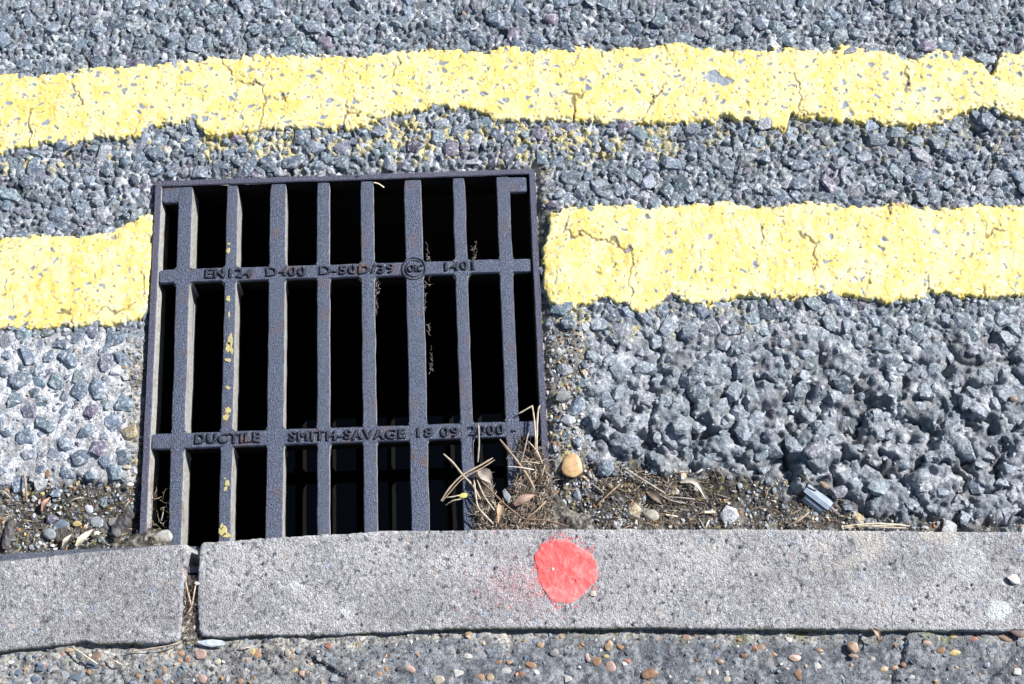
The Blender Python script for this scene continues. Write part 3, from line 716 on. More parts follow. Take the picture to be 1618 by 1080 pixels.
FP = [(701, 1003, 10, 6, 'g'), (740, 1002, 11, 9, 't'), (794, 1001, 11, 11, 'c'), (772, 1029, 15, 8, 's'), (740, 1037, 14, 9, 'w'), (791, 1046, 15, 8, 'o'), (804, 1046, 8, 7, 'o'), (800, 1060, 20, 10, 'w'), (759, 1070, 12, 11, 'o'), (775, 1070, 12, 12, 't'), (840, 1051, 18, 10, 'o'), (825, 1066, 10, 8, 'r'), (846, 1062, 13, 8, 'w'), (722, 1064, 19, 14, 'w'), (648, 1058, 16, 12, 'p'), (600, 1064, 8, 7, 'o'), (693, 1074, 17, 13, 'c'), (876, 1030, 14, 12, 'g'), (962, 1019, 12, 16, 't'), (980, 1020, 12, 10, 'o'), (943, 1044, 13, 13, 'o'), (929, 1037, 8, 14, 'p'), (964, 1055, 17, 23, 'p'), (1006, 1061, 11, 11, 'd'), (1027, 1064, 26, 15, 'o'), (981, 1068, 11, 8, 'd'), (896, 1072, 15, 12, 'w'), (991, 1044, 11, 7, 'r'), (958, 1036, 9, 6, 'y'), (854, 1018, 10, 12, 't'), (1085, 1007, 14, 11, 'n'), (1203, 1023, 14, 13, 'n'), (1192, 1022, 7, 10, 'r'), (1225, 1034, 13, 9, 'o'), (1255, 1039, 18, 12, 'p'), (1176, 1035, 10, 11, 'o'), (1138, 1044, 10, 9, 'n'), (1149, 1073, 10, 10, 'c'), (1260, 1065, 12, 18, 'o'), (1295, 1027, 10, 7, 'o'), (1290, 1053, 11, 10, 'w'), (1509, 1030, 18, 9, 'y'), (1485, 1028, 13, 9, 'o'), (1415, 1055, 11, 9, 'o'), (1428, 1050, 9, 8, 'o'), (1397, 1057, 12, 9, 't'), (1562, 1005, 20, 12, 'g'), (1592, 1007, 24, 12, 'n'), (1483, 1005, 14, 10, 's'), (1540, 1010, 12, 10, 'r'), (1508, 1003, 10, 8, 'y'), (1463, 1016, 13, 7, 'p'), (1605, 1062, 13, 11, 'w'), (1246, 1010, 11, 10, 'w'), (1163, 990, 11, 8, 'r'), (1111, 989, 10, 7, 'y'), (1120, 1062, 6, 9, 'c'), (1133, 1061, 5, 8, 'c'), (1149, 1063, 9, 9, 'w'), (1105, 1074, 8, 6, 'o'), (1102, 1043, 7, 6, 'o'),
      (285, 1033, 12, 10, 'o'), (317, 1033, 17, 15, 'p'), (296, 1043, 9, 9, 'r'), (305, 1050, 9, 8, 'y'), (259, 1057, 9, 14, 'n'), (320, 1070, 14, 15, 'p'), (250, 1077, 13, 9, 'o'), (407, 1032, 13, 15, 'o'), (399, 1029, 8, 9, 'y'), (455, 1033, 10, 13, 'c'), (344, 1045, 12, 10, 'c'), (464, 1058, 11, 8, 'y'), (477, 1064, 8, 9, 'p'), (152, 1035, 16, 13, 'n'), (97, 1033, 9, 8, 'p'), (108, 1027, 12, 8, 't'), (125, 1035, 12, 10, 'b'), (143, 1050, 24, 11, 'b'), (16, 1047, 12, 11, 'w'), (64, 1055, 16, 11, 'b'), (73, 1051, 7, 9, 'p'), (52, 1072, 14, 13, 'b'), (219, 1067, 7, 8, 'o'), (284, 1059, 10, 10, 'b'), (333, 1057, 11, 9, 'd'), (380, 1076, 10, 9, 'o'), (100, 1065, 18, 13, 's'), (30, 1062, 12, 10, 'b'), (118, 1070, 16, 12, 'b'), (519, 1021, 11, 9, 'r'), (505, 1030, 8, 6, 'w'), (420, 1020, 8, 9, 'c'), (560, 1050, 8, 7, 's'), (528, 1072, 12, 10, 's'), (1330, 1070, 9, 7, 's'), (1380, 1040, 7, 6, 'c'), (1560, 1050, 11, 9, 'b'), (1180, 1070, 8, 7, 'd'), (1440, 1070, 9, 7, 'w')]
for (u, v, a_, b_, c_) in FP:
    pebble(u, v, a_*1.05, b_*1.05, c_, footway, ang=random.uniform(-.3, .3), zsurf=FZ, mesh=(random.choice(smesh_p) if c_ in 'wbs' else None), lift=.15)

# small chippings of the footway, past counting
def okf(x, y):
    u, v = UV(x, y, FZ); e = v-crv(KB, u)
    lfz = 1-ss(480, 700, u)
    return (e > 3) & (rng.random(len(x)) < .22+.6*lfz+.5*(e < 22))
fs = throw(9000, .0010, .0030, okf, [], -.78, .78, P(809, 1170, FZ)[1], fy1_, 1.0, 1.8)
items = []
for (x, y, r) in fs:
    k = random.randrange(12); q = random.random(); u, v = UV(x, y, FZ)
    c = (.42, .24, .12) if q < .09 else (.5, .49, .47) if q < .22 else (.40, .30, .2) if q < .32 else (.15, .2, .27) if q < .75 else (.1, .1, .12)
    items.append((x, y, FH(x, y)+r*.0, r, k, random.uniform(0, 6), random.gauss(0, .3), random.gauss(0, .3), np.array(c)*random.uniform(.7, 1.2)))
o = scatter_mesh('footway_chippings', items, CHIPS, M_grit, footway); o['kind'] = 'stuff'

# ------------------------------------------------------------------ gutter grit, past counting
def okg(x, y):
    u, v = UV(x, y); B, C, D, E = zones(x, y, u, v)
    d = .9*E+.75*D*(1-.75*np.exp(-(((u-1075)/120)**2+((v-775)/32)**2)**2))+.05*C
    return (rng.random(len(x)) < d) & (inpoly(x, y, FRw, .003) < 0) & (v < crv(KT, u)+2) & ((u-904)**2+(v-734)**2 > 22**2)
gs = throw(60000, .0006, .0026, okg, [], -.72, .72, ykerb, P(809, 470)[1], .74, 2.4)
gs += [(*P(random.gauss(928, 9), random.gauss(757, 11)), random.uniform(.0012, .0022)) for _ in range(90)]
ga = np.array(gs); gz = Hz(ga[:, 0], ga[:, 1]); items = []
GC = [((.36, .37, .39), .26), ((.17, .20, .24), .24), ((.38, .34, .26), .08), ((.50, .43, .18), .035), ((.12, .11, .10), .235), ((.62, .62, .62), .08), ((.40, .2, .08), .05), ((.1, .08, .06), .02)]
gcs = np.array([g[0] for g in GC]); gp = np.array([g[1] for g in GC]); gk = rng.choice(len(gcs), len(gs), p=gp/gp.sum())
for i, (x, y, r) in enumerate(gs):
    items.append((x, y, gz[i]+r*.25, r, random.randrange(12), random.uniform(0, 6), random.gauss(0, .4), random.gauss(0, .4), gcs[gk[i]]*random.uniform(.7, 1.25)))
o = scatter_mesh('gravel', items, CHIPS, M_grit); tag(o, 'loose mixed grit and sand gathered in the gutter beside the grate', 'gravel', kind='stuff')
print('grit', len(gs))

# ------------------------------------------------------------------ soil heaped in the grate corners
def heap(name, box, f, label):
    u0, u1, v0, v1 = box; a = [P(u, v) for u in (u0, u1) for v in (v0, v1)]
    o = sheet(name, frange(min(q[0] for q in a), max(q[0] for q in a), .0013), frange(min(q[1] for q in a), max(q[1] for q in a), .0013), f, M_ground)
    return tag(o, label, 'soil', kind='stuff')
def soilc(x, y, sd):
    n = fbm(x, y, .008, sd, 3); n2 = vn(x, y, .0024, sd+4); c = np.empty((len(x), 3)); c[:] = (.085, .078, .07)
    c = mixc(c, (.23, .215, .19), ss(.45, .65, n)); c = mixc(c, (.025, .02, .018), ss(.5, .65, n2)*.85); return mixc(c, (.42, .38, .33), ss(.78, .9, vn(x, y, .003, sd+8)))
def heapR(x, y):
    u, v = UV(x, y); n = (fbm(x, y, .022, 181, 3)-.5)
    # thick towards the lower right corner, thinning up and left
    topline = crv([(690, 900), (735, 835), (742, 745), (775, 745), (782, 790), (800, 800), (815, 760), (822, 715), (845, 705), (858, 700), (872, 760), (900, 800), (960, 812)], u)
    d = (v-topline)*U+n*.016
    d = np.minimum(d, (u-744)*U+n*.008); d = np.minimum(d, (940-u)*U+n*.02)
    z = GZ-.004+np.clip(d*.7, -.03, .009)+(fbm(x, y, .009, 183, 3)-.5)*.008+(vn(x, y, .003, 185)-.5)*.0025
    z = np.where(d < .001, z+(d-.001)*5, z)
    return z, soilc(x, y, 187), d > -.004
heap('soil', (735, 945, 690, 852), heapR, 'dark soil and rotted litter heaped over the lower right corner of the grate')
def heapL(x, y):
    u, v = UV(x, y); n = (fbm(x, y, .02, 191, 3)-.5)
    topline = crv([(140, 900), (180, 856), (210, 840), (232, 830), (262, 838), (272, 858), (280, 900)], u)
    d = (v-topline)*U+n*.012
    z = GZ-.003+np.clip(d*.8, -.03, .010)+(fbm(x, y, .008, 193, 3)-.5)*.006; z = np.where(d < .001, z+(d-.001)*5, z)
    return z, soilc(x, y, 197), d > -.004
heap('soil', (150, 285, 800, 880), heapL, 'crumbly soil heaped over the lower left corner of the grate')
def heapJ(x, y):
    u, v = UV(x, y, KZ); n = (fbm(x, y, .012, 201, 3)-.5)
    d = np.minimum((v-905)*U, np.minimum((u-276)*U, (326-u)*U))+n*.006
    z = KZ-.010+ss(900, 1000, v)*.005-ss(1008, 1022, v)*.02+n*.006+(vn(x, y, .0024, 203)-.5)*.002; z = np.where(d < 0, z+d*3, z)
    return z, soilc(x, y, 207)*1.5, d > -.005
o = sheet('soil', frange(P(270, 950, KZ)[0], P(330, 950, KZ)[0], .0013), frange(P(300, 1040, KZ)[1], P(300, 895, KZ)[1], .0013), heapJ, M_ground)
tag(o, 'soil packed into the open joint between the two kerbstones', 'soil', kind='stuff')

# ------------------------------------------------------------------ straws, leaves, loose pieces
SC = {'p': (.52, .44, .34), 'b': (.20, .13, .09), 't': (.40, .29, .20), 'g': (.34, .31, .28), 'c': (.68, .60, .46), 'w': (.6, .57, .52)}
def spline(pts, n=14):
    pts = [np.array(p, float) for p in pts]; q = [2*pts[0]-pts[1]]+pts+[2*pts[-1]-pts[-2]]; out = []
    per = max(3, n//(len(pts)-1))
    for i in range(1, len(q)-2):
        for t in np.linspace(0, 1, per, endpoint=False):
            a, b, c, d = q[i-1], q[i], q[i+1], q[i+2]
            out.append(.5*((2*b)+(-a+c)*t+(2*a-5*b+4*c-d)*t*t+(-a+3*b-3*c+d)*t**3))
    out.append(pts[-1]); return out
def tube_arrays(pts, r, sides=5, flat=.75):
    P3 = np.array(pts); n = len(P3); T = np.gradient(P3, axis=0); T /= np.linalg.norm(T, axis=1)[:, None]+1e-12
    Sx = np.cross(T, (0, 0, 1.)); Sx /= np.linalg.norm(Sx, axis=1)[:, None]+1e-9; Uz = np.cross(Sx, T); V = []
    for i in range(n):
        rr = r*(1 if 0 < i < n-1 else .55)*(1+.18*math.sin(i*2.3+r*9e4))
        for k in range(sides):
            a = 2*math.pi*k/sides; V.append(P3[i]+Sx[i]*math.cos(a)*rr+Uz[i]*math.sin(a)*rr*flat)
    F = [(i*sides+k, i*sides+(k+1) % sides, (i+1)*sides+(k+1) % sides, (i+1)*sides+k) for i in range(n-1) for k in range(sides)]
    return np.array(V), np.array(F)
def straw(pts, w_, c, z0, z1=None, label=None, name='straw', arch=.003, group='dry straws caught round the grate and gutter'):
    z1 = z0 if z1 is None else z1; n = len(pts); W = []
    for i, (u, v) in enumerate(pts):
        t = i/(n-1); z = z0+(z1-z0)*t+arch*math.sin(math.pi*t); x, y = P(u, v, z); W.append((x, y, z))
    sp = spline(W); base = np.array(sp[0]); V, F = tube_arrays(np.array(sp)-base, w_*U/2*.8)
    o = mk(name, V, F, M_straw, None, True); o.location = base.tolist(); k = random.uniform(.9, 1.1); o.color = (*[q*k for q in SC[c]], 1)
    return tag(o, label, 'straw' if name == 'straw' else name, group)
G = .006
straw([(701, 717), (717, 732), (731, 750), (747, 767), (760, 790)], 4.2, 'p', G, .006, 'pale straw with a frayed tip leaning left over the open slot')
straw([(779, 723), (757, 736), (731, 750), (710, 771), (697, 791)], 3.6, 'p', .012, .004, 'curved pale straw crossing another over the dark slot')
straw([(782, 726), (760, 740), (733, 754), (712, 776), (699, 792)], 2.4, 't', .010, .003, 'thin straw lying just below the curved pale straw')
straw([(790, 694), (806, 714), (820, 732), (835, 754), (845, 773)], 5.2, 't', .006, .008, 'thick tan stalk slanting down from the second cross bar')
straw([(755, 754), (772, 771), (794, 793), (818, 813), (831, 820), (863, 822), (899, 832)], 4.2, 'b', .010, .014, 'long bent brown twig running from the litter to the kerb')
straw([(749, 758), (752, 783), (757, 803), (780, 828)], 3.6, 'p', .011, .012, 'pale straw hanging down to the kerb at the left of the litter')
straw([(754, 758), (766, 785), (786, 812)], 3.0, 'p', .012, .012, 'pale straw fanning right below the crossed straws')
straw([(841, 640), (845, 671), (847, 722)], 3.4, 'p', .004, .006, 'left straw of the upright pair beside the right rim')
straw([(853, 640), (850, 652), (848, 697), (849, 725)], 4.0, 'p', .005, .005, 'right straw of the upright pair beside the right rim')
straw([(820, 653), (841, 641)], 3.2, 'p', .004, .006, 'short pale straw leaning on the top of the upright straws')
straw([(756, 669), (757, 700), (755, 730)], 3.6, 'g', .002, .0, 'flat grey straw hanging across the cross bar into the slot')
straw([(835, 697), (849, 714), (857, 732)], 3.0, 'p', .006, .006, 'thin straw touching the rim at the lower right')
straw([(835, 683), (829, 710), (822, 734)], 2.8, 'g', .006, .004, 'thin grey straw slanting left below the cross bar end')
straw([(822, 729), (840, 730), (853, 732)], 2.6, 'p', .010, .010, 'short level straw near the right rim')
straw([(802, 737), (820, 738), (844, 742)], 2.8, 'w', .010, .010, 'short bleached level straw in the middle of the litter')
straw([(861, 734), (857, 748), (853, 757)], 3.2, 't', .008, .006, 'short tan stub standing by the right rim')
straw([(833, 817), (848, 806), (863, 791)], 3.4, 't', .013, .012, 'short tan straw rising toward the foot of the right rim')
straw([(701, 786), (712, 785), (727, 782)], 2.6, 'p', .003, .006, 'upper one of two fine roots left of the yellow bud')
straw([(704, 798), (715, 791), (729, 788)], 2.4, 'p', .002, .006, 'lower one of two fine roots left of the yellow bud')
gz_ = lambda u, v: float(Hz(*P(u, v))[0])
def gst(pts, w_, c, label, up=.0025): straw(pts, w_, c, gz_(*pts[0])+up, gz_(*pts[-1])+up, label)
gst([(986, 739), (1010, 754), (1052, 780)], 4.2, 'g', 'long grey stalk lying in the dirt right of the tan pebble', .005)
gst([(980, 745), (999, 758)], 2.8, 'g', 'short grey straw below the upper end of the long stalk')
gst([(937, 765), (954, 779)], 3.2, 'g', 'short grey straw beside the heap of fine gravel')
gst([(980, 764), (962, 780), (944, 797)], 3.6, 't', 'tan straw slanting down left in the gutter', .004)
gst([(1050, 785), (1076, 786), (1102, 789)], 2.8, 'g', 'thin level straw at the lower end of the long grey stalk')
gst([(1037, 778), (1060, 790), (1084, 795)], 2.6, 'g', 'thin straw lying under the level one in the dirt', .002)
gst([(1110, 741), (1101, 747), (1093, 752)], 4.6, 'w', 'short bleached stub high in the dirt patch')
gst([(1112, 809), (1130, 809)], 6.0, 'c', 'short cream stub of straw near the kerb', .004)
gst([(1052, 813), (1071, 816)], 3.4, 'c', 'short cream straw near the pale crumb by the kerb')
gst([(1130, 797), (1142, 793), (1154, 786)], 2.8, 'b', 'brown straw at the right end of the dirt patch')
gst([(1115, 834), (1117, 828), (1121, 821)], 3.2, 'w', 'tiny bleached straw standing against the kerb')
gst([(1104, 818), (1109, 827), (1113, 834)], 2.4, 'g', 'tiny grey straw leaning against the kerb')
gst([(1329, 832), (1355, 829), (1381, 827), (1410, 828), (1438, 831)], 3.8, 'c', 'long cream straw of the bundle lying along the kerb', .010)
gst([(1335, 834), (1370, 831), (1400, 833), (1432, 834)], 3.4, 'p', 'lower straw of the bundle lying along the kerb', .010)
gst([(1345, 828), (1380, 831), (1425, 828)], 2.8, 'c', 'thin upper straw of the bundle lying along the kerb', .012)
gst([(1244, 831), (1262, 822), (1277, 810)], 3.6, 'p', 'pale straw slanting up from the kerb below the plastic piece', .005)
gst([(1248, 828), (1265, 818), (1274, 812)], 2.4, 't', 'thin straw beside the one below the plastic piece', .006)
straw([(292, 911), (296, 932), (302, 956)], 3.6, 't', KZ-.004, KZ-.003, 'tan straw lying in the kerb joint')
straw([(310, 918), (307, 935), (303, 958)], 3.0, 'p', KZ-.003, KZ-.004, 'pale straw along the right side of the kerb joint')
straw([(303, 958), (298, 966), (293, 972)], 2.6, 't', KZ-.003, KZ-.004, 'short straw at the lower end of the kerb joint')
straw([(200, 1030), (240, 1024), (270, 1019), (288, 1012)], 2.4, 'p', FZ+.003, FZ+.005, 'fine pale straw lying along the back of the left kerbstone')
straw([(117, 1024), (135, 1036), (154, 1049)], 3.4, 'c', FZ+.005, FZ+.004, 'cream straw lying on the footway behind the left kerbstone')
straw([(172, 1040), (183, 1045), (193, 1050)], 3.0, 'p', FZ+.003, FZ+.003, 'short pale straw on the footway left of the joint')
straw([(375, 1026), (385, 1024), (396, 1022)], 2.4, 'p', FZ+.003, FZ+.003, 'tiny straw on the footway right of the white chip')
gst([(0, 775), (8, 778), (16, 786)], 3.0, 'p', 'pale straw at the left edge of the gutter')
gst([(108, 795), (118, 788), (132, 786)], 2.6, 'p', 'fine curled pale straw in the left gutter')
gst([(38, 748), (41, 770), (42, 792)], 4.5, 't', 'tan stalk standing in the pale cement at the left')
straw([(195, 806), (200, 797), (205, 790)], 2.4, 'p', .002, .006, 'fine pale straw sticking up above the dark wood chip')
straw([(250, 825), (255, 820), (258, 808)], 2.4, 'g', .004, .010, 'small hooked root on the lower left corner of the grate')
# on the grate bars
straw([(340, 291.5), (352, 292), (362, 292.5)], 1.6, 'w', -.002, -.002, 'white hair of straw caught at the top of the second bar', arch=0)
straw([(386, 291), (410, 290), (430, 289)], 1.6, 'w', -.002, -.002, 'white hair of straw caught at the top of the third bar', arch=0)
straw([(590, 288), (598, 290), (607, 296)], 3.0, 'c', -.002, -.006, 'pale sliver of straw caught under the top rim', arch=0)

# fine plant litter nobody could count
def litter(name, n, sampler, cols, label, lmin=6, lmax=26, r=(.7, 1.6)):
    VV, FF, CC = [], [], []; off = 0
    for _ in range(n):
        u, v, z, dirr = sampler(); L = random.uniform(lmin, lmax); a = dirr
        pts = []; k = random.uniform(-.6, .6)
        for j in range(4):
            t = j/3-.5; aa = a+k*t*2; x, y = P(u+math.cos(aa)*L*t, v+math.sin(aa)*L*t, z); pts.append((x, y, z+random.uniform(-.0015, .0025)))
        V, F = tube_arrays(pts, random.uniform(*r)*U/2, 3); VV.append(V); FF.append(F+off); off += len(V)
        CC.append(np.broadcast_to(np.array(random.choice(cols))*random.uniform(.6, 1.15), V.shape))
    o = mk(name, np.concatenate(VV), np.concatenate(FF), M_litter, np.concatenate(CC)); return tag(o, label, 'plant litter', kind='stuff')
LC = [SC['p'], SC['t'], SC['b'], SC['g'], SC['g'], (.14, .1, .07), (.2, .15, .1)]
def hz2(f, u, v):
    x, y = P(u, v); return float(f(np.array([x]), np.array([y]))[0][0])
def smpR():
    while True:
        u = random.uniform(745, 875); v = random.uniform(700, 838)
        x, y = P(u, v); z, _, k = heapR(np.array([x]), np.array([y]))
        if k[0] and z[0] > GZ-.009: return u, v, float(z[0])+random.uniform(0, .004), random.uniform(0, 6.28)
litter('plant_litter', 900, smpR, LC, 'matted fine straw and roots on the soil over the grate corner')
def smpE():
    u = random.gauss(838, 14); v = random.uniform(690, 760); return u, v, random.uniform(-.002, .008), random.gauss(1.6, .6)
litter('plant_litter', 46, smpE, LC, 'loose fine roots hanging between the last bar and the rim', 12, 34, (.9, 1.8))
def smpB():
    u, v = random.choice([(680, 425, ), (672, 470), (678, 520), (682, 575), (752, 402), (597, 455), (596, 480), (676, 408), (748, 400)]); return u+random.gauss(-.5, 1.0), v+random.gauss(0, 11), -.006, random.gauss(1.5, .6)
litter('plant_litter', 110, smpB, [SC['g'], (.3, .27, .23), (.4, .37, .33)], 'pale fluff of fine roots clinging to the bars of the grate', 4, 12, (.6, 1.2))
def smpG():
    u = random.gauss(1050, 55); v = random.uniform(745, 832); x, y = P(u, v); return u, v, gz_(u, v)+.001, random.gauss(.5, .6)
litter('plant_litter', 480, smpG, LC, 'fine dark straw and fibres lying in the dirt patch of the gutter', 6, 34, (.7, 1.7))
def smpG2():
    u = random.uniform(1190, 1335); v = random.uniform(775, 832); return u, v, gz_(u, v)+.001, random.uniform(0, 3.1)
litter('plant_litter', 150, smpG2, LC, 'fine straw scraps round the plastic piece in the gutter', 6, 24, (.7, 1.6))
def smpL():
    u = random.uniform(-40, 270); v = random.uniform(770, 862); z = max(gz_(u, v), hz2(heapL, u, v) if u > 180 else -1); return u, v, z+.001, random.uniform(0, 3.1)
litter('plant_litter', 420, smpL, LC+[(.35, .36, .14)], 'fine straw scraps and moss bits in the left gutter', 4, 18, (.7, 1.7))
def smpJ():
    return random.uniform(290, 314), random.uniform(915, 1018), KZ-.004, random.gauss(1.5, .5)
litter('plant_litter', 70, smpJ, LC, 'fine dark fibres packed in the kerb joint', 6, 20, (.6, 1.4))

def leaf(pts, width, c, z, label, name='dead_leaf', curl=.004, group='dead leaves in the gutter'):
    """tapered curled blade along pts with thickness"""
    W = [np.array((*P(u, v, z), z+curl*math.sin(math.pi*i/(len(pts)-1)))) for i, (u, v) in enumerate(pts)]
    sp = np.array(spline(W, 12)); n = len(sp); base = sp[0].copy(); T = np.gradient(sp, axis=0); T /= np.linalg.norm(T, axis=1)[:, None]
    Sd = np.cross(T, (0, 0, 1.)); V = []
    for i in range(n):
        t = i/(n-1); hw = width*U/2*(math.sin(math.pi*min(.97, max(.04, t))**.8)**.6)*(1+.1*math.sin(i*3))
        for (s, dz) in ((-1, .0016), (-.5, 0.0004), (0, .0), (.5, .0006), (1, .002)):
            V.append(sp[i]+Sd[i]*hw*s+(0, 0, dz)-base)
    m0 = len(V); V += [q-np.array((0, 0, .0005)) for q in V]
    F = [(i*5+k, i*5+k+1, (i+1)*5+k+1, (i+1)*5+k) for i in range(n-1) for k in range(4)]
    F += [tuple(m0+q for q in reversed(f)) for f in F]
    o = mk(name, V, F, M_straw, None, True); o.location = base.tolist(); o.color = (*c, 1)
    return tag(o, label, 'leaf', group)
leaf([(121, 863), (132, 852), (147, 837)], 11, (.75, .68, .52), gz_(130, 850)+.008, 'cream pointed leaf lying against the left kerbstone')
leaf([(100, 864), (106, 855), (113, 845)], 8, (.55, .5, .42), gz_(105, 855)+.007, 'grey cream leaf scrap left of the cream pointed leaf')
leaf([(145, 846), (152, 844), (160, 841)], 6, (.7, .66, .58), gz_(150, 845)+.006, 'small pale leaf tip right of the cream pointed leaf')
leaf([(68, 808), (73, 796), (80, 786)], 9, (.42, .24, .18), gz_(73, 796)+.004, 'reddish brown leaf scrap in the left gutter')
leaf([(813, 798), (826, 790), (845, 782)], 13, (.36, .25, .20), .011, 'brown curled leaf on the litter by the right rim')
leaf([(791, 792), (791, 808), (788, 827)], 11, (.38, .26, .17), .010, 'folded brown leaf standing in the litter near the kerb')
leaf([(757, 742), (768, 752), (776, 762)], 20, (.34, .29, .25), .008, 'crumpled grey leaf under the crossed straws')
leaf([(1075, 762), (1090, 760), (1103, 768), (1117, 791)], 9, (.50, .46, .40), gz_(1090, 765)+.005, 'pale twisted leaf in the dirt patch of the gutter')
leaf([(1022, 775), (1035, 785), (1048, 797)], 13, (.13, .10, .08), gz_(1035, 785)+.003, 'dark brown leaf lying below the long grey stalk')
leaf([(1379, 993), (1385, 1000), (1391, 1009)], 9, (.42, .31, .24), FZ+.007, 'brown seed husk on the footway below the right kerbstone', group='dead leaves in the gutter')
leaf([(1262, 748), (1278, 764), (1290, 775)], 1.5, (.5, .44, .3), gz_(1275, 760)+.004, 'narrow dry blade above the plastic piece')
# loose pebbles
def loose(u, v, a_, b_, c_, label, ang=0., z=None, zs=0, round_=True, lift=.8, name='pebble', cat='pebble', flat=.7):
    zz = z if z is not None else gz_(u, v)
    o = pebble(u, v, a_, b_, c_, None, z=zz, ang=ang, mesh=None if round_ else random.choice(smesh_p), lift=lift, zsurf=zs, name=name, flat=flat)
    return tag(o, label, cat, 'loose pebbles')
loose(904, 735, 35, 42, 't', 'large tan pebble in the grit right of the grate', ang=-.25, lift=.55, flat=.75).color = (.60, .40, .21, 1)
loose(883, 704, 9, 13, 'o', 'tiny orange pebble above the large tan one')
loose(877, 762, 14, 30, 's', 'slate grey stone between the rim and the tan pebble', ang=-.4, round_=False)
loose(884, 792, 24, 20, 'e', 'greenish square stone at the foot of the right rim', round_=False)
loose(913, 777, 15, 20, 'b', 'dark blue stone below the large tan pebble', round_=False)
loose(897, 662, 27, 19, 's', 'pale flat stone in the grit beside the right rim', round_=False)
loose(873, 715, 11, 16, 's', 'small pale stone touching the rim beside the tan pebble', round_=False)
loose(891, 626, 26, 20, 'g', 'grey stone high in the grit strip right of the rim', round_=False)
loose(1015, 803, 11, 13, 's', 'small blue grey stone above the pale crumb by the kerb', round_=False)
loose(979, 822, 12, 16, 's', 'small pale blue stone close to the kerb', round_=False)
loose(1032, 812, 26, 20, 'c', 'pale sandy crumb against the kerb').color = (.42, .40, .34, 1)
loose(93, 826, 26, 17, 'b', 'blue grey pebble beside the cream stone in the left gutter', round_=True)
loose(79, 842, 24, 20, 's', 'pale grey pebble next to the blue grey one in the left gutter')
loose(119, 825, 15, 10, 'y', 'small yellow tan pebble in the left gutter')
loose(150, 822, 21, 17, 's', 'left one of two grey pebbles above the cream leaf')
loose(178, 823, 19, 15, 'g', 'right one of two grey pebbles above the cream leaf')
loose(186, 842, 17, 15, 'g', 'grey pebble at the foot of the dark wood chip', z=.001)
loose(138, 800, 15, 15, 'w', 'whitish crumb in the middle of the left gutter').color = (.5, .52, .57, 1)
loose(75, 748, 9, 15, 'o', 'orange chip lying on the pale cement at the left')
loose(200, 738, 13, 7, 'c', 'small cream chip beside the left rim', z=.0)
loose(183, 764, 9, 8, 'w', 'left one of two white crumbs beside the left rim')
loose(206, 765, 11, 7, 'w', 'right one of two white crumbs beside the left rim', z=.0)
loose(258, 848, 28, 22, 'g', 'mossy grey lump at the foot of the first bar', z=-.002).color = (.36, .36, .34, 1)
loose(1302, 769, 20, 9, 't', 'tan chip just above the plastic piece', ang=-.6)
loose(1318, 804, 14, 11, 'p', 'pinkish pebble right of the plastic piece').color = (.34, .30, .31, 1)
loose(1336, 804, 9, 12, 's', 'bluish white pebble right of the pinkish one')
loose(1290, 811, 12, 8, 's', 'pale pebble under the lower end of the plastic piece', ang=-.4)
loose(1309, 813, 8, 9, 's', 'second pale pebble under the lower end of the plastic piece')
loose(1600, 632, 13, 13, 'n', 'round brown pebble sitting on the rough lumps far right', z=gz_(1600, 632)+.002)
loose(1607, 999, 26, 16, 'n', 'dark rounded pebble against the back of the kerb far right', z=FZ, zs=FZ).color = (.18, .13, .12, 1)
loose(1348, 1022, 19, 20, 't', 'round brown flint pebble on the footway', z=FZ+.001, zs=FZ).color = (.40, .29, .21, 1)
loose(1348, 1036, 15, 7, 'n', 'thin brown chip below the round brown pebble', z=FZ+.001, zs=FZ)
loose(1600, 915, 22, 15, 'w', 'white chip lying on the kerbstone far right', z=KZ, zs=KZ, round_=False, ang=-.35, lift=1.0, flat=1.0).color = (.82, .78, .74, 1)
loose(937, 938, 11, 9, 'c', 'small cream chip at the lower edge of the red spot', z=KZ, zs=KZ, round_=False)
loose(873, 899, 6, 6, 'w', 'tiny white grain stuck in the red spot', z=KZ, zs=KZ, round_=False)
loose(733, 783, 16, 9, 'y', 'yellow green bud on the litter over the slot', z=.004, zs=.004, ang=.2, name='bud', cat='bud').color = (.62, .60, .18, 1)
loose(801, 783, 11, 26, 's', 'pale blue sliver of stone in the litter', z=.006, zs=.004, ang=.35, round_=False)
loose(733, 17, 8, 12, 't', 'tiny tan pebble in the pit at the top of the road')
o = loose(337, 1017, 46, 12, 's', 'white flat chip of mortar at the back of the right kerbstone', z=FZ+.004, zs=FZ, round_=False, flat=1.6, lift=0); o.color = (.55, .62, .70, 1)
# paper husk
loose(312, 921, 9, 6, 'w', 'tiny white chip on the edge of the kerb joint', z=KZ-.001, zs=KZ, round_=False)

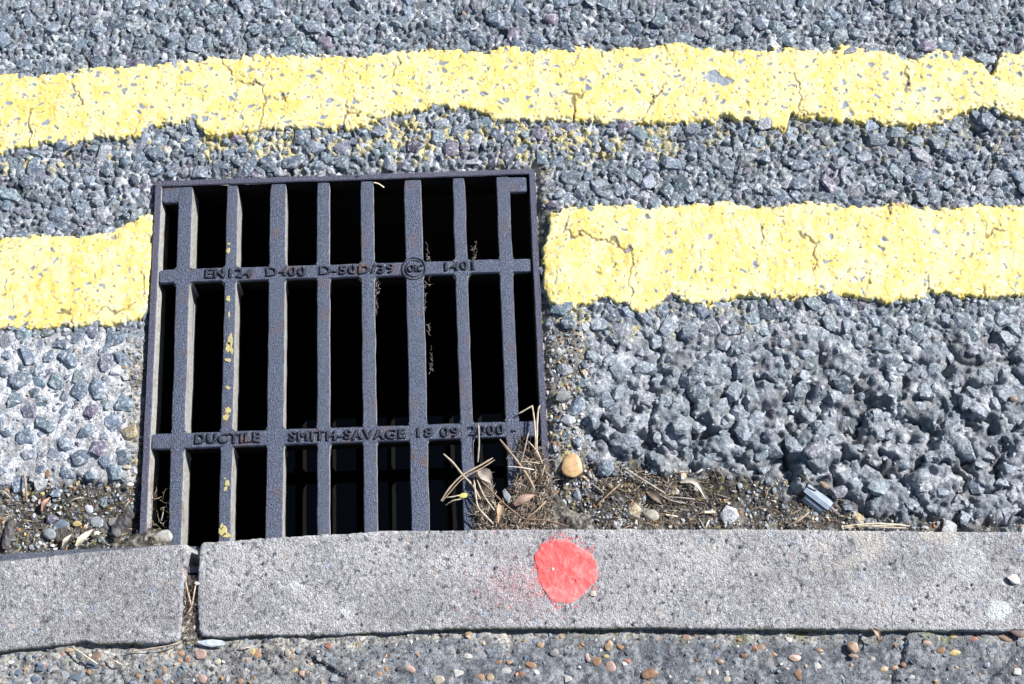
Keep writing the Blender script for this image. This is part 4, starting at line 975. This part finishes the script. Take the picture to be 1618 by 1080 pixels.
# dark wood chips in the left gutter
def chip(u0, v0, u1, v1, w_, h, z, label, col):
    A = np.array(P(u0, v0, z)); B = np.array(P(u1, v1, z)); d = B-A; L = np.linalg.norm(d); d /= L; nn = np.array((-d[1], d[0])); V = []; n = 9
    for i in range(n):
        t = i/(n-1); hw = w_*U/2*(1-.25*abs(2*t-1)**3)*(1+.12*math.sin(i*2.1)); p = A+d*L*t
        for (o_, zz) in ((-1, 0), (-.8, h*.8), (-.2, h), (.4, h*.85), (1, .3*h), (1, 0)):
            q = p+nn*hw*o_; V.append((q[0]-A[0], q[1]-A[1], zz*(1+.15*math.sin(i*1.7+o_*3))))
    F = [(i*6+k, i*6+k+1, (i+1)*6+k+1, (i+1)*6+k) for i in range(n-1) for k in range(5)]+[(0, 1, 2, 3), (0, 3, 4, 5), ((n-1)*6+3, (n-1)*6+2, (n-1)*6+1, (n-1)*6), ((n-1)*6+5, (n-1)*6+4, (n-1)*6+3, (n-1)*6)]
    o = mk('wood_chip', V, F, M_straw); o.location = (A[0], A[1], z); o.color = (*col, 1); return tag(o, label, 'wood chip', 'dark wood chips')
chip(207, 808, 181, 841, 20, .004, gz_(190, 825)+.003, 'dark burnt wood chip leaning beside the lower left corner of the grate', (.055, .052, .055))
chip(18, 822, 8, 868, 13, .004, gz_(14, 845)+.002, 'dark splintered stick against the kerb at the far left', (.06, .055, .06))
chip(88, 847, 108, 843, 22, .003, gz_(95, 845)+.002, 'dark flat wood chip below the blue grey pebble', (.07, .062, .055))

# folded plastic piece
pl = tag(empty('plastic_piece', (*P(1291, 788), gz_(1291, 788)+.004)), 'folded grey blue scrap of plastic in the gutter near the kerb', 'plastic scrap')
def plast(name, prof, L, th=.0008):
    a = R(-38); d = np.array((math.cos(a), math.sin(a), -.10)); s = np.array((-math.sin(a), math.cos(a), 0)); V = []; n = 8
    for i in range(n):
        t = i/(n-1)-.5; cut = 1-.10*max(0, abs(2*t)-.75)/.25
        for (o_, z) in prof: V.append(d*L*t+s*o_*cut+np.array((0, 0, z)))
    k = len(prof); m0 = len(V); V += [q-np.array((0, 0, th)) for q in V]
    F = [(i*k+j, i*k+j+1, (i+1)*k+j+1, (i+1)*k+j) for i in range(n-1) for j in range(k-1)]; F += [tuple(m0+q for q in reversed(f)) for f in F]
    F += [(j, j+1, m0+j+1, m0+j) for j in range(k-1)]+[((n-1)*k+j, (n-1)*k+j+1, m0+(n-1)*k+j+1, m0+(n-1)*k+j) for j in range(k-1)]
    return mk(name, V, F, M_plastic, None, False, pl)
plast('folded_strip', [(.0098, -.001), (.0084, .0030), (.0070, .0042), (.0015, .0052), (-.0038, .0048)], .033)
plast('side_wall', [(-.0046, .0030), (-.0080, .0016), (-.0105, -.002), (-.0112, -.006)], .025)
print('tris', sum(len(o.data.loops)-2*len(o.data.polygons) for o in S.objects if o.type == 'MESH'))
